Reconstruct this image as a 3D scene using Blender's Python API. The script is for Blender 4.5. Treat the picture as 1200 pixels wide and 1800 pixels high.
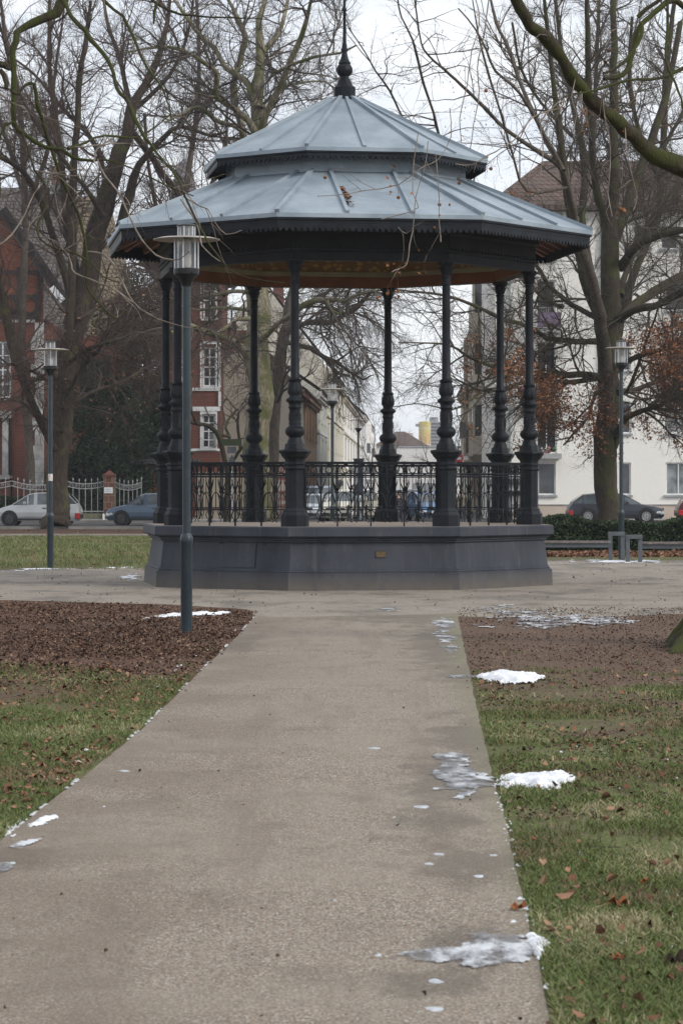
import bpy, bmesh, math, random
import numpy as np
from math import sin, cos, pi, radians, atan2, sqrt
from mathutils import Vector, Matrix

for o in list(bpy.data.objects): bpy.data.objects.remove(o)
SC = bpy.context.scene
COL = SC.collection
# ------------------------------------------------------------------ camera
F = 4802.0; HZ = 856.0; CH = 1.6            # focal length in photo pixels, horizon row, eye height
cam_d = bpy.data.cameras.new('camera'); cam = bpy.data.objects.new('camera', cam_d); COL.objects.link(cam)
cam.location = (0, 0, CH); cam.rotation_euler = (pi/2, 0, 0)
cam_d.sensor_width = 36; cam_d.lens = F*36/1800; cam_d.shift_y = -(900-HZ)/1800
cam_d.clip_start = 0.5; cam_d.clip_end = 6000
cam_d.dof.use_dof = True; cam_d.dof.focus_distance = 40; cam_d.dof.aperture_fstop = 13
SC.camera = cam
SC.view_settings.view_transform = 'Standard'; SC.view_settings.look = 'None'
SC.view_settings.gamma = 1; SC.view_settings.exposure = 0.16
SC.render.engine = 'CYCLES'
SC.cycles.max_bounces = 5; SC.cycles.diffuse_bounces = 2; SC.cycles.glossy_bounces = 2
SC.cycles.transmission_bounces = 4; SC.cycles.transparent_max_bounces = 6; SC.cycles.volume_bounces = 0
SC.cycles.use_denoising = True
SC.cycles.caustics_reflective = False; SC.cycles.caustics_refractive = False
# ------------------------------------------------------------------ world: veiled white sky over a pale blue one
SUN_EL, SUN_AZ = radians(32), radians(120)
W = bpy.data.worlds.new('World'); SC.world = W; W.use_nodes = True
nt = W.node_tree; nt.nodes.clear()
out = nt.nodes.new('ShaderNodeOutputWorld'); bg = nt.nodes.new('ShaderNodeBackground')
sky = nt.nodes.new('ShaderNodeTexSky'); sky.sky_type = 'NISHITA'; sky.sun_disc = False
sky.sun_elevation = SUN_EL; sky.sun_rotation = SUN_AZ
tc = nt.nodes.new('ShaderNodeTexCoord'); mp = nt.nodes.new('ShaderNodeMapping')
mp.inputs['Scale'].default_value = (1.0, 1.0, 3.0)
no = nt.nodes.new('ShaderNodeTexNoise'); no.inputs['Scale'].default_value = 9; no.inputs['Detail'].default_value = 7
no.inputs['Roughness'].default_value = .55
cr = nt.nodes.new('ShaderNodeValToRGB')
cr.color_ramp.elements[0].position = .34; cr.color_ramp.elements[0].color = (7.3, 7.75, 8.6, 1)
cr.color_ramp.elements[1].position = .66; cr.color_ramp.elements[1].color = (9.6, 9.75, 10.0, 1)
mx = nt.nodes.new('ShaderNodeMixRGB'); mx.inputs[0].default_value = .88
nt.links.new(tc.outputs['Generated'], mp.inputs[0]); nt.links.new(mp.outputs[0], no.inputs[0])
nt.links.new(no.outputs[0], cr.inputs[0]); nt.links.new(sky.outputs[0], mx.inputs[1]); nt.links.new(cr.outputs[0], mx.inputs[2])
nt.links.new(mx.outputs[0], bg.inputs[0]); bg.inputs[1].default_value = .112
nt.links.new(bg.outputs[0], out.inputs[0])
sd = bpy.data.lights.new('sun', 'SUN'); sd.energy = 2.1; sd.angle = radians(16); sd.color = (1, .95, .87)
so = bpy.data.objects.new('sun', sd); COL.objects.link(so)
tosun = Vector((sin(SUN_AZ)*cos(SUN_EL), cos(SUN_AZ)*cos(SUN_EL), sin(SUN_EL)))
so.rotation_euler = tosun.to_track_quat('Z', 'Y').to_euler(); so.location = (20, 0, 40)

def P(px, py, Y): return Vector(((px-600)*Y/F, Y, CH-(py-HZ)*Y/F))
def X_(px, Y): return (px-600)*Y/F
def Z_(py, Y): return CH-(py-HZ)*Y/F
def G(px, py):                                # ground point seen at a photo pixel
    Y = F*CH/(py-HZ); return ((px-600)*Y/F, Y)
# ------------------------------------------------------------------ object helpers
def link(o, parent=None):
    COL.objects.link(o)
    if parent is not None: o.parent = parent
    return o
def thing(name, label, cat, loc=(0,0,0), rz=0, group=None, kind=None):
    o = bpy.data.objects.new(name, None); COL.objects.link(o); o.location = loc; o.rotation_euler = (0,0,rz)
    o.empty_display_size = .2
    return tag(o, label, cat, group, kind)
def tag(o, label=None, cat=None, group=None, kind=None):
    if label: o['label'] = label
    if cat: o['category'] = cat
    if group: o['group'] = group
    if kind: o['kind'] = kind
    return o
def copy_tree(o, parent=None):
    c = o.copy(); COL.objects.link(c)
    if parent is not None: c.parent = parent
    for ch in list(o.children): copy_tree(ch, c)
    return c

class MB:
    def __init__(s): s.v = []; s.f = []; s.m = []; s.cur = 0
    def add(s, vs, fs):
        b = len(s.v); s.v.extend([tuple(p) for p in vs])
        for f in fs: s.f.append([i+b for i in f]); s.m.append(s.cur)
        return s
    def box(s, c, d, rz=0, M=None):
        x, y, z = d[0]/2, d[1]/2, d[2]/2
        vs = [Vector((sx*x, sy*y, sz*z)) for sz in (-1,1) for sy in (-1,1) for sx in (-1,1)]
        R = M if M is not None else Matrix.Rotation(rz, 3, 'Z')
        vs = [R@p+Vector(c) for p in vs]
        return s.add(vs, [(0,2,3,1),(4,5,7,6),(0,1,5,4),(2,6,7,3),(0,4,6,2),(1,3,7,5)])
    def b(s, x0, x1, y0, y1, z0, z1):
        return s.box(((x0+x1)/2,(y0+y1)/2,(z0+z1)/2), (x1-x0, y1-y0, z1-z0))
    def bar(s, a, b, w, h=None, up=(0,0,1)):
        a = Vector(a); b = Vector(b); d = b-a; L = d.length
        if L < 1e-6: return s
        d.normalize(); up = Vector(up)
        if abs(d.dot(up)) > .98: up = Vector((1,0,0))
        x = d.cross(up).normalized(); z = x.cross(d)
        M = Matrix((x, d, z)).transposed()
        return s.box((a+b)/2, (w, L, h or w), M=M)
    def tube(s, pts, r, n=6, cap=True):
        pts = [Vector(p) for p in pts]; k = len(pts)
        if not hasattr(r, '__len__'): r = [r]*k
        vs = []
        ref = None
        for i, p in enumerate(pts):
            t = (pts[min(i+1,k-1)]-pts[max(i-1,0)])
            t = t.normalized() if t.length > 1e-9 else Vector((0,0,1))
            if ref is None: ref = Vector((0,0,1)) if abs(t.z) < .9 else Vector((1,0,0))
            x = t.cross(ref).normalized(); y = t.cross(x).normalized(); ref = x.cross(t)
            for j in range(n):
                a = 2*pi*j/n; vs.append(p+(x*cos(a)+y*sin(a))*r[i])
        fs = [(i*n+j, i*n+(j+1)%n, (i+1)*n+(j+1)%n, (i+1)*n+j) for i in range(k-1) for j in range(n)]
        if cap: fs += [tuple(range(n))[::-1], tuple((k-1)*n+j for j in range(n))]
        return s.add(vs, fs)
    def lathe(s, prof, c=(0,0), n=16, rot=0, cap=True, mod=None):
        vs = []
        for (r, z) in prof:
            for j in range(n):
                a = rot+2*pi*j/n; rr = r*(mod(a, z) if mod else 1); vs.append((c[0]+rr*cos(a), c[1]+rr*sin(a), z))
        k = len(prof)
        fs = [(i*n+j, i*n+(j+1)%n, (i+1)*n+(j+1)%n, (i+1)*n+j) for i in range(k-1) for j in range(n)]
        if cap: fs += [tuple(range(n))[::-1], tuple((k-1)*n+j for j in range(n))]
        return s.add(vs, fs)
    def prism(s, poly, z0, z1):
        n = len(poly)
        return s.add([(x,y,z0) for x,y in poly]+[(x,y,z1) for x,y in poly],
                     [tuple(range(n))[::-1], tuple(range(n,2*n))]+[(i,(i+1)%n,n+(i+1)%n,n+i) for i in range(n)])
    def build(s, name, mats, parent=None, smooth=False, bevel=0):
        me = bpy.data.meshes.new(name); me.from_pydata(s.v, [], s.f)
        if not isinstance(mats, (list, tuple)): mats = [mats]
        for m in mats: me.materials.append(m)
        if len(mats) > 1: me.polygons.foreach_set('material_index', s.m)
        if smooth: me.polygons.foreach_set('use_smooth', [True]*len(me.polygons)); 
        me.update()
        o = bpy.data.objects.new(name, me); link(o, parent)
        if smooth and smooth != True:
            try: me.set_sharp_from_angle(angle=smooth)
            except Exception: pass
        if bevel:
            bv = o.modifiers.new('bevel', 'BEVEL'); bv.width = bevel; bv.segments = 2; bv.limit_method = 'ANGLE'; bv.angle_limit = radians(35)
        return o

def np_mesh(name, V, Q, mats, parent=None, smooth=True, midx=None, rnd=None):
    V = np.asarray(V, dtype=np.float32); Q = np.asarray(Q, dtype=np.int32)
    me = bpy.data.meshes.new(name); k = Q.shape[1]
    me.vertices.add(len(V)); me.vertices.foreach_set('co', V.ravel())
    me.loops.add(Q.size); me.loops.foreach_set('vertex_index', Q.ravel())
    me.polygons.add(len(Q)); me.polygons.foreach_set('loop_start', np.arange(0, Q.size, k, dtype=np.int32))
    try: me.polygons.foreach_set('loop_total', np.full(len(Q), k, dtype=np.int32))
    except Exception: pass
    if not isinstance(mats, (list, tuple)): mats = [mats]
    for m in mats: me.materials.append(m)
    if midx is not None: me.polygons.foreach_set('material_index', np.asarray(midx, dtype=np.int32))
    if smooth: me.polygons.foreach_set('use_smooth', np.ones(len(Q), dtype=bool))
    if rnd is not None:
        at = me.attributes.new('rnd', 'FLOAT', 'POINT'); at.data.foreach_set('value', np.asarray(rnd, dtype=np.float32))
    me.update(calc_edges=True)
    o = bpy.data.objects.new(name, me); link(o, parent)
    return o
# ------------------------------------------------------------------ material helpers
class NT:
    def __init__(s, name, rough=.8, metal=0, spec=.3):
        s.m = bpy.data.materials.new(name); s.m.use_nodes = True; s.t = s.m.node_tree
        s.b = s.t.nodes['Principled BSDF']; s.b.inputs['Roughness'].default_value = rough
        s.b.inputs['Metallic'].default_value = metal; s.b.inputs['Specular IOR Level'].default_value = spec
        s._pos = None
    def n(s, t, **kw):
        x = s.t.nodes.new(t)
        for k, v in kw.items(): setattr(x, k, v)
        return x
    def L(s, a, b): s.t.links.new(a, b)
    def val(s, sock, v):
        if hasattr(v, 'node'): s.L(v, sock)
        elif isinstance(v, (tuple, list)) and len(v) == 3 and sock.type == 'RGBA': sock.default_value = (*v, 1)
        else: sock.default_value = v
    def obj(s):
        return s.n('ShaderNodeTexCoord').outputs['Object']
    def pos(s):
        if s._pos is None: s._pos = s.n('ShaderNodeNewGeometry').outputs['Position']
        return s._pos
    def sep(s, v=None):
        x = s.n('ShaderNodeSeparateXYZ'); s.L(v or s.pos(), x.inputs[0]); return x.outputs
    def scale(s, v, sc):
        x = s.n('ShaderNodeMapping'); s.L(v, x.inputs[0]); x.inputs['Scale'].default_value = sc; return x.outputs[0]
    def noise(s, sc, vec=None, det=4, rough=.55, dist=0):
        x = s.n('ShaderNodeTexNoise'); s.L(vec if vec is not None else s.pos(), x.inputs[0])
        x.inputs['Scale'].default_value = sc; x.inputs['Detail'].default_value = det; x.inputs['Roughness'].default_value = rough
        x.inputs['Distortion'].default_value = dist; return x.outputs[0]
    def voro(s, sc, vec=None, feat='F1', out='Distance'):
        x = s.n('ShaderNodeTexVoronoi', feature=feat); s.L(vec if vec is not None else s.pos(), x.inputs[0])
        x.inputs['Scale'].default_value = sc; return x.outputs[out]
    def ramp(s, f, a, b, ca=0, cb=1):
        x = s.n('ShaderNodeMapRange', interpolation_type='SMOOTHSTEP'); s.L(f, x.inputs[0])
        for i, v in zip((1,2,3,4), (a,b,ca,cb)): x.inputs[i].default_value = v
        return x.outputs[0]
    def math(s, op, a, b=0.0, c=None):
        x = s.n('ShaderNodeMath', operation=op); s.val(x.inputs[0], a); s.val(x.inputs[1], b)
        if c is not None: s.val(x.inputs[2], c)
        return x.outputs[0]
    def mix(s, f, a, b, mode='MIX'):
        x = s.n('ShaderNodeMixRGB', blend_type=mode); s.val(x.inputs[0], f)
        s.val(x.inputs[1], (*a, 1) if isinstance(a, tuple) and len(a) == 3 else a)
        s.val(x.inputs[2], (*b, 1) if isinstance(b, tuple) and len(b) == 3 else b); return x.outputs[0]
    def color(s, c): s.val(s.b.inputs['Base Color'], c); return s
    def bump(s, h, st=.3, dist=.02):
        x = s.n('ShaderNodeBump'); s.L(h, x.inputs['Height']); x.inputs['Strength'].default_value = st
        x.inputs['Distance'].default_value = dist; s.L(x.outputs[0], s.b.inputs['Normal']); return s

def mat(name, c, rough=.7, var=.25, sc=3, metal=0, spec=.3, bump=0, bsc=40, dirt=None):
    k = NT(name, rough, metal, spec); o = k.obj()
    n1 = k.noise(sc, o, 5); f = k.ramp(n1, .3, .7)
    lo = tuple(x*(1-var) for x in c); hi = tuple(min(1, x*(1+var)) for x in c)
    col = k.mix(f, lo, hi)
    if dirt: col = k.mix(k.ramp(k.noise(sc*2.3, o, 6, .65), .52, .72, 0, .7), col, dirt)
    k.color(col)
    if bump: k.bump(k.noise(bsc, o, 4), bump, .01)
    return k.m
def glassy(name, c=(.03,.035,.04), rough=.08, spec=.7):
    k = NT(name, rough, 0, spec); k.color(k.mix(k.ramp(k.noise(.9, k.pos(), 3), .4, .6), c, tuple(x*2.2 for x in c))); return k.m
def brick(name, c1, c2, mortar, bw=.25, bh=.075, rough=.85, stain=.25, ms=.012):
    k = NT(name, rough); x, y, z = k.sep()
    cx = k.n('ShaderNodeCombineXYZ'); k.L(k.math('ADD', x, y), cx.inputs[0]); k.L(z, cx.inputs[1])
    br = k.n('ShaderNodeTexBrick'); k.L(cx.outputs[0], br.inputs[0]); br.inputs['Scale'].default_value = 1
    br.inputs['Color1'].default_value = (*c1,1); br.inputs['Color2'].default_value = (*c2,1); br.inputs['Mortar'].default_value = (*mortar,1)
    br.inputs['Mortar Size'].default_value = ms; br.inputs['Brick Width'].default_value = bw; br.inputs['Row Height'].default_value = bh
    k.color(k.mix(k.ramp(k.noise(.5, None, 5), .35, .75, 0, stain), br.outputs[0], tuple(v*.35 for v in c1)))
    k.bump(br.outputs['Fac'], .3, -.01); return k.m
def plaster(name, c, rough=.9, stain=.18, sc=.35):
    k = NT(name, rough, 0, .2); p = k.scale(k.pos(), (1,1,.35))
    a = k.mix(k.ramp(k.noise(sc, p, 6, .6), .4, .75, 0, stain), c, tuple(v*.55 for v in c))
    b = k.mix(k.ramp(k.noise(7, None, 4), .3, .7, 0, .12), a, tuple(v*.7 for v in c))
    k.color(b); k.bump(k.noise(25), .15, .01); return k.m
def tiles(name, c1, c2, w=.28, h=.33):
    k = NT(name, .8); x, y, z = k.sep()
    cx = k.n('ShaderNodeCombineXYZ'); k.L(k.math('ADD', x, k.math('MULTIPLY', y, .6)), cx.inputs[0]); k.L(k.math('MULTIPLY', z, 1.3), cx.inputs[1])
    br = k.n('ShaderNodeTexBrick'); k.L(cx.outputs[0], br.inputs[0]); br.inputs['Scale'].default_value = 1
    br.inputs['Color1'].default_value = (*c1,1); br.inputs['Color2'].default_value = (*c2,1); br.inputs['Mortar'].default_value = tuple(v*.3 for v in c1)+(1,)
    br.inputs['Mortar Size'].default_value = .03; br.inputs['Brick Width'].default_value = w; br.inputs['Row Height'].default_value = h
    moss = k.ramp(k.noise(.8, None, 5), .5, .7, 0, .5)
    k.color(k.mix(moss, br.outputs[0], (.11,.105,.09))); k.bump(br.outputs['Fac'], .6, -.03); return k.m
def bark(name, c, moss=(.09,.11,.03), mossy=.4, sc=3, hi=None):
    k = NT(name, .95, 0, .15); p = k.pos(); pz = k.scale(p, (1,1,.25))
    a = k.mix(k.ramp(k.noise(sc*5, pz, 6, .65), .3, .7), tuple(v*.55 for v in c), hi or tuple(v*1.35 for v in c))
    k.color(k.mix(k.ramp(k.noise(sc*.5, p, 5, .6), .62-.35*mossy, .75-.3*mossy, 0, .9), a, moss))
    k.bump(k.noise(sc*9, pz, 5), .7, .03); return k.m
HAZE = True
# ------------------------------------------------------------------ materials
M = {}
k = NT('iron_paint', .5, 0, .16); o_ = k.obj()
ic = k.mix(k.ramp(k.noise(4, o_, 6, .6), .35, .7), (.007,.009,.012), (.015,.018,.024))
k.color(k.mix(k.ramp(k.noise(9, o_, 6, .7), .6, .78, 0, .4), ic, (.06,.062,.064))); k.bump(k.noise(60, o_, 3), .12, .004); M['iron'] = k.m
k = NT('plinth_paint', .65, 0, .22); o_ = k.obj(); ps = k.scale(o_, (1,1,.3))
a = k.mix(k.ramp(k.noise(1.3, ps, 7, .6), .3, .7), (.026,.030,.041), (.055,.060,.074))
z = k.sep(o_)[2]
a = k.mix(k.math('MULTIPLY', k.ramp(z, .0, .2, 1, 0), k.ramp(k.noise(5, o_, 5), .35, .6, .3, .9)), a, (.10,.085,.07))
a = k.mix(k.ramp(k.noise(22, ps, 6, .7), .60, .72, 0, .5), a, (.14,.14,.145))
st_ = k.noise(6, k.scale(o_, (1,1,.08)), 6, .7); a = k.mix(k.ramp(st_, .55, .72, 0, .45), a, (.105,.105,.11)); a = k.mix(k.ramp(k.noise(3.3, o_, 6, .7), .64, .7, 0, .35), a, (.10,.07,.05))
a = k.mix(k.ramp(z, .16, .30, .35, 0), a, (.13,.115,.10))
k.color(a); k.bump(k.noise(35, o_, 4), .15, .006); M['plinth'] = k.m
k = NT('zinc', .5, .15, .4); o_ = k.obj()
za = k.mix(k.ramp(k.noise(1.1, o_, 6, .6), .3, .72), (.19,.235,.275), (.31,.365,.41))
za = k.mix(k.ramp(k.noise(4, k.scale(o_, (1,1,3)), 6, .7), .58, .78, 0, .55), za, (.47,.51,.54))
za = k.mix(k.ramp(k.noise(7, o_, 6, .75), .66, .8, 0, .45), za, (.20,.17,.13))
za = k.mix(k.ramp(k.noise(3, k.scale(o_, (2.2,2.2,.5)), 6, .7), .5, .7, 0, .35), za, (.19,.24,.29))
k.color(za); k.bump(k.noise(2.2, o_, 3), .10, .03); M['zinc'] = k.m
M['soffit'] = mat('soffit_boards', (.14,.07,.045), .7, .3, 5)
M['rafter'] = mat('rafter_paint', (.22,.11,.075), .6, .25, 4)
M['cove_red'] = mat('cove_red_brown', (.20,.085,.04), .6, .15, 3)
M['cove_green'] = mat('cove_green_grey', (.24,.23,.13), .6, .15, 3)
k = NT('gold_pattern', .6); o_ = k.obj(); x, y, z = k.sep(o_)
wv = k.voro(7, k.scale(o_, (1,1,1.6)), 'F1'); w2 = k.voro(19, o_, 'F1')
g = k.mix(k.ramp(wv, .28, .42), (.46,.30,.08), (.17,.11,.035)); g = k.mix(k.ramp(w2, .25, .5, 0, .4), g, (.24,.13,.05)); k.color(g); M['gold'] = k.m
M['slab_floor'] = mat('bandstand_floor', (.30,.245,.20), .85, .2, 2, dirt=(.4,.4,.42))
M['lamp_blue'] = mat('lamp_paint', (.016,.029,.039), .4, .2, 3, spec=.5, dirt=(.05,.055,.055))
M['lamp_black'] = mat('lamp_black', (.012,.013,.015), .4, .2, 4)
M['lamp_grey'] = mat('lamp_disc', (.30,.27,.24), .45, .15, 6, metal=.3)
M['steel'] = mat('lamp_steel', (.55,.56,.58), .3, .1, 5, metal=.6)
k = NT('lamp_glass', .05, 0, .5); k.color((.75,.78,.80)); k.b.inputs['Alpha'].default_value = .20; M['lamp_glass'] = k.m
M['diffuser'] = mat('lamp_diffuser', (.45,.44,.42), .4, .05, 4)
M['snow'] = None
k = NT('snow', .7, 0, .25); at_ = k.n('ShaderNodeAttribute', attribute_name='rnd').outputs['Fac']; n1 = k.noise(40, None, 5, .7)
sc_ = k.mix(k.ramp(k.noise(12, None, 5), .35, .65), (.62,.64,.68), (.86,.87,.89)); sc_ = k.mix(k.ramp(k.noise(30, None, 4, .7), .62, .72, 0, .6), sc_, (.35,.30,.25))
k.color(sc_); k.bump(k.noise(55, None, 5), .7, .012)
k.L(k.ramp(k.math('ADD', at_, k.math('MULTIPLY', k.math('SUBTRACT', n1, .5), 1.1)), .0, .12), k.b.inputs['Alpha'])
k.b.inputs['Subsurface Weight'].default_value = 0; M['snow'] = k.m
k = NT('ice', .38, 0, .4); ps = k.scale(k.pos(), (1,.42,1)); at_ = k.n('ShaderNodeAttribute', attribute_name='rnd').outputs['Fac']
n1 = k.noise(7, ps, 8, .68); n2 = k.noise(2.6, ps, 5, .6)
k.color(k.mix(k.ramp(k.math('ADD', n1, k.math('MULTIPLY', k.math('SUBTRACT', n2, .5), .8)), .42, .66), (.20,.20,.21), (.66,.68,.71))); k.bump(k.noise(30), .4, .006)
k.L(k.math('MULTIPLY', k.ramp(k.math('ADD', at_, k.math('MULTIPLY', k.math('SUBTRACT', n1, .5), 2.4)), .02, .42), k.ramp(n1, .36, .60, .30, .95)), k.b.inputs['Alpha']); M['ice'] = k.m

# ------------------------------------------------------------------ ground
def ground_nodes(k, kind):
    x, y, z = k.sep(); p = k.pos(); pf = k.scale(p, (1, 1, 1))
    nb = k.noise(.35, p, 5); nm = k.noise(1.6, p, 6, .6); nf = k.noise(22, p, 4, .6); nv = k.noise(70, p, 2)
    grass = k.mix(k.ramp(nm, .3, .7), (.062,.090,.024), (.105,.135,.040))
    grass = k.mix(k.ramp(nf, .45, .68, 0, .7), grass, (.17,.135,.08))
    grass = k.mix(k.ramp(k.noise(4.5, p, 7, .72), .36, .56, .65, 0), grass, (.13,.10,.06)); sp_ = k.voro(60, p, 'F1', 'Color'); sq = k.n('ShaderNodeSeparateColor'); k.L(sp_, sq.inputs[0])
    grass = k.mix(k.ramp(sq.outputs[0], .5, .9, 0, .6), grass, (.055,.06,.028)); grass = k.mix(k.ramp(sq.outputs[1], .85, .95, 0, .7), grass, (.26,.20,.12))
    soil = k.mix(k.ramp(nf, .3, .7), (.085,.058,.042), (.19,.145,.11))
    soil = k.mix(k.ramp(nm, .35, .7, 0, .8), soil, (.12,.082,.06))
    vor = k.voro(42, p, 'F1', 'Color'); vs = k.n('ShaderNodeSeparateColor'); k.L(vor, vs.inputs[0])
    litter = k.mix(vs.outputs[0], (.032,.017,.012), (.12,.06,.038))
    litter = k.mix(k.ramp(vs.outputs[1], .8, .95), litter, (.22,.13,.085))
    lb = k.math('ADD', y, k.math('MULTIPLY', k.math('SUBTRACT', nm, .5), 7))
    near = k.ramp(lb, 17.5, 24.5, 1, 0)
    patch = k.ramp(k.noise(.7, p, 5, .6), .36, .52, .25, 1)
    far = k.math('MULTIPLY', k.ramp(lb, 51, 53), k.ramp(lb, 86, 88, 1, 0))
    gm = k.math('MAXIMUM', k.math('MULTIPLY', near, patch), k.math('MULTIPLY', far, .85))
    lit = k.math('MULTIPLY', k.ramp(x, -1.0, -.4, 1, .38), k.ramp(y, 40, 39, 0, 1))
    lit = k.math('MULTIPLY', lit, k.ramp(nb, .3, .6, .55, 1))
    lit = k.math('MAXIMUM', lit, k.ramp(y, 88, 92, 0, .75))
    base = k.mix(lit, soil, litter)
    k.color(k.mix(gm, base, grass)); k.bump(nf, .8, .03)
k = NT('ground', .95, 0, .15); ground_nodes(k, 0); M['ground'] = k.m
def gravel(name, c, c2, green=0, wet=0):
    k = NT(name, .9, 0, .25); p = k.pos()
    fine = k.voro(150, p, 'F1', 'Color'); s_ = k.n('ShaderNodeSeparateColor'); k.L(fine, s_.inputs[0])
    b = k.mix(k.ramp(s_.outputs[0], 0, 1), tuple(v*.40 for v in c), tuple(v*1.60 for v in c))
    b = k.mix(k.ramp(s_.outputs[1], .86, .95, 0, .8), b, (.56,.53,.48)); b = k.mix(k.ramp(s_.outputs[1], .0, .12, .7, 0), b, (.33,.17,.09))
    b = k.mix(k.ramp(s_.outputs[2], .88, .96, 0, .7), b, (.05,.04,.035))
    big = k.noise(.55, p, 6, .6); mid = k.noise(2.5, k.scale(p, (1,.7,1)), 6, .65)
    b = k.mix(k.ramp(big, .35, .7, 0, .55), b, c2); b = k.mix(k.ramp(mid, .5, .75, 0, .45), b, tuple(v*.45 for v in c))
    if not wet:
        dn = k.noise(.9, k.scale(p, (1,.55,1)), 8, .68); b = k.mix(k.ramp(dn, .46, .64, 0, .62), b, (.088,.078,.066)); b = k.mix(k.ramp(k.noise(6, k.scale(p, (1,.5,1)), 6, .7), .6, .7, 0, .5), b, (.10,.08,.062))
    if wet:
        x, y, z = k.sep(); wn = k.math('MULTIPLY', k.math('SUBTRACT', k.noise(3.2, k.scale(p, (1,.45,1)), 8, .72), .46), 3.6); w = None
        # damp ground round the melting ice, and along the right verge
        for (px, py, rx, ry) in ((825,1672,.26,.62),(800,1368,.42,1.9),(780,1135,.55,7.5),(700,1085,1.5,2.2),(840,1300,.4,2.5),(700,1062,1.3,2.0),(790,1290,.20,1.0),(770,1440,.30,1.0),(850,1520,.35,.8),(740,1730,.30,.25),(40,1500,.25,.6),(430,1130,.25,2.4),(815,1190,.25,1.2)):
            g_ = G(px, py); dx = k.math('DIVIDE', k.math('SUBTRACT', x, g_[0]), rx); dy = k.math('DIVIDE', k.math('SUBTRACT', y, g_[1]), ry)
            d = k.math('ADD', k.math('SQRT', k.math('ADD', k.math('MULTIPLY', dx, dx), k.math('MULTIPLY', dy, dy))), wn); q = k.ramp(d, .35, 1.2, 1, 0); w = q if w is None else k.math('MAXIMUM', w, q)
        b = k.mix(k.math('MULTIPLY', w, .55), b, (.085,.074,.06))
        # greenish algae and bare grit along the edges
        er = k.math('SUBTRACT', k.math('ADD', .62, k.math('MULTIPLY', y, .0215)), x); mv = k.ramp(mid, .3, .6, .2, .75)
        b = k.mix(k.math('MULTIPLY', k.ramp(er, .28, .04), mv), b, (.175,.165,.105))
        tr = k.math('MULTIPLY', k.noise(1.1, k.scale(p, (2.6,.18,1)), 4), 1.0); b = k.mix(k.ramp(tr, .5, .66, 0, .38), b, (.15,.12,.095))
        b = k.mix(k.ramp(k.noise(3.5, k.scale(p, (1,.6,1)), 8, .78), .60, .70, 0, .6), b, (.11,.080,.058))
        b = k.mix(k.ramp(k.noise(11, p, 6, .7), .64, .72, 0, .6), b, (.12,.085,.06)); b = k.mix(k.math('MULTIPLY', k.ramp(x, .1, -1.1), k.ramp(k.noise(.9, p, 6, .6), .35, .6, .1, .5)), b, (.135,.105,.078))
    k.color(b); k.bump(fine, .22, .005); return k.m
M['path'] = gravel('path_gravel', (.215,.181,.142), (.258,.222,.178), wet=1)
M['plaza'] = gravel('plaza_gravel', (.225,.196,.160), (.272,.245,.208))
k = NT('asphalt', .9); k.color(k.mix(k.ramp(k.noise(1, None, 6), .3, .7), (.045,.045,.047), (.085,.083,.08))); k.bump(k.noise(50), .3, .01); M['asphalt'] = k.m
M['paving'] = mat('paving', (.22,.21,.195), .9, .25, 1)
M['kerb'] = mat('kerb_stone', (.25,.24,.22), .9, .2, 2)

def struct(name, mb, m, **kw):
    o = mb.build(name, m, **kw); o['kind'] = 'structure'; return o
m = MB(); R = 2500
m.add([(-R,-60,0),(R,-60,0),(R,R,0),(-R,R,0)], [(0,1,2,3)]); struct('ground', m, M['ground'])
def sheet(pts, z): return MB().add([(x,y,z) for x,y in pts], [tuple(range(len(pts)))])
rg = random.Random(4)
def jitter_edge(pts, step=.25, amp=.007):
    res = []
    for (a, b) in zip(pts, pts[1:]):
        L = math.dist(a, b); n = max(1, int(L/step))
        for i in range(n):
            t = i/n; res.append((a[0]+(b[0]-a[0])*t+rg.uniform(-amp,amp), a[1]+(b[1]-a[1])*t+rg.uniform(-amp,amp)))
    return res+[pts[-1]]
left_px = [(-60,1529),(0,1482),(121,1386),(183,1338),(250,1282),(333,1200),(417,1119),(447,1086)]
right_px = [(803,1080),(825,1183),(842,1267),(862,1354),(882,1425),(905,1525),(925,1610),(957,1750),(968,1800)]
Lg = [G(*p) for p in left_px]; Rg = [G(*p) for p in right_px]
Lg = [(Lg[0][0]-.5, -3.0), (Lg[0][0]-.15, Lg[0][1]-3)]+Lg
Rg = Rg+[(Rg[-1][0]-.10, 4.5), (Rg[-1][0]-.25, -3.0)]
path_poly = jitter_edge(Lg)+jitter_edge(Rg)
struct('path', sheet(path_poly, .006), M['path'])
# gravel plaza round the bandstand
pz = [(-9,-52.0),]
pl = [G(447,1086), G(440,1072), G(300,1063), G(0,1055)]
plz = jitter_edge([pl[0], pl[1], pl[2], pl[3], (-9,37.5), (-9,52.0), G(0,1003), G(255,998), (-3.2,55), (3.6,60.0), G(1000,984), G(1200,986), (12,59), (12,34.2), G(1200,1079), G(1000,1088), G(803,1084)], .3, .06)
struct('plaza', sheet(plz, .0025), M['plaza'])
struct('far_path', sheet([(-60,90.2),(-3,89.8),(20,90.5),(20,93.4),(-3,92.9),(-60,93.6)], .006), M['plaza'])
struct('road', sheet([(-80,104),(80,104),(80,121.5),(8,121.5),(8,124),(11,560),(-3,560),(-3.6,124),(-3.6,121.5),(-80,121.5)], .006), M['asphalt'])
m = MB(); m.b(-80,-3.7,121.5,134,-.05,.12); struct('pavement', m, M['paving'])
m = MB(); m.b(7.6,80,121.6,129.4,-.05,.12); struct('pavement', m, M['paving'])
m = MB(); m.b(-80,80,103.8,104,-.05,.10); struct('kerb', m, M['kerb'])

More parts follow.
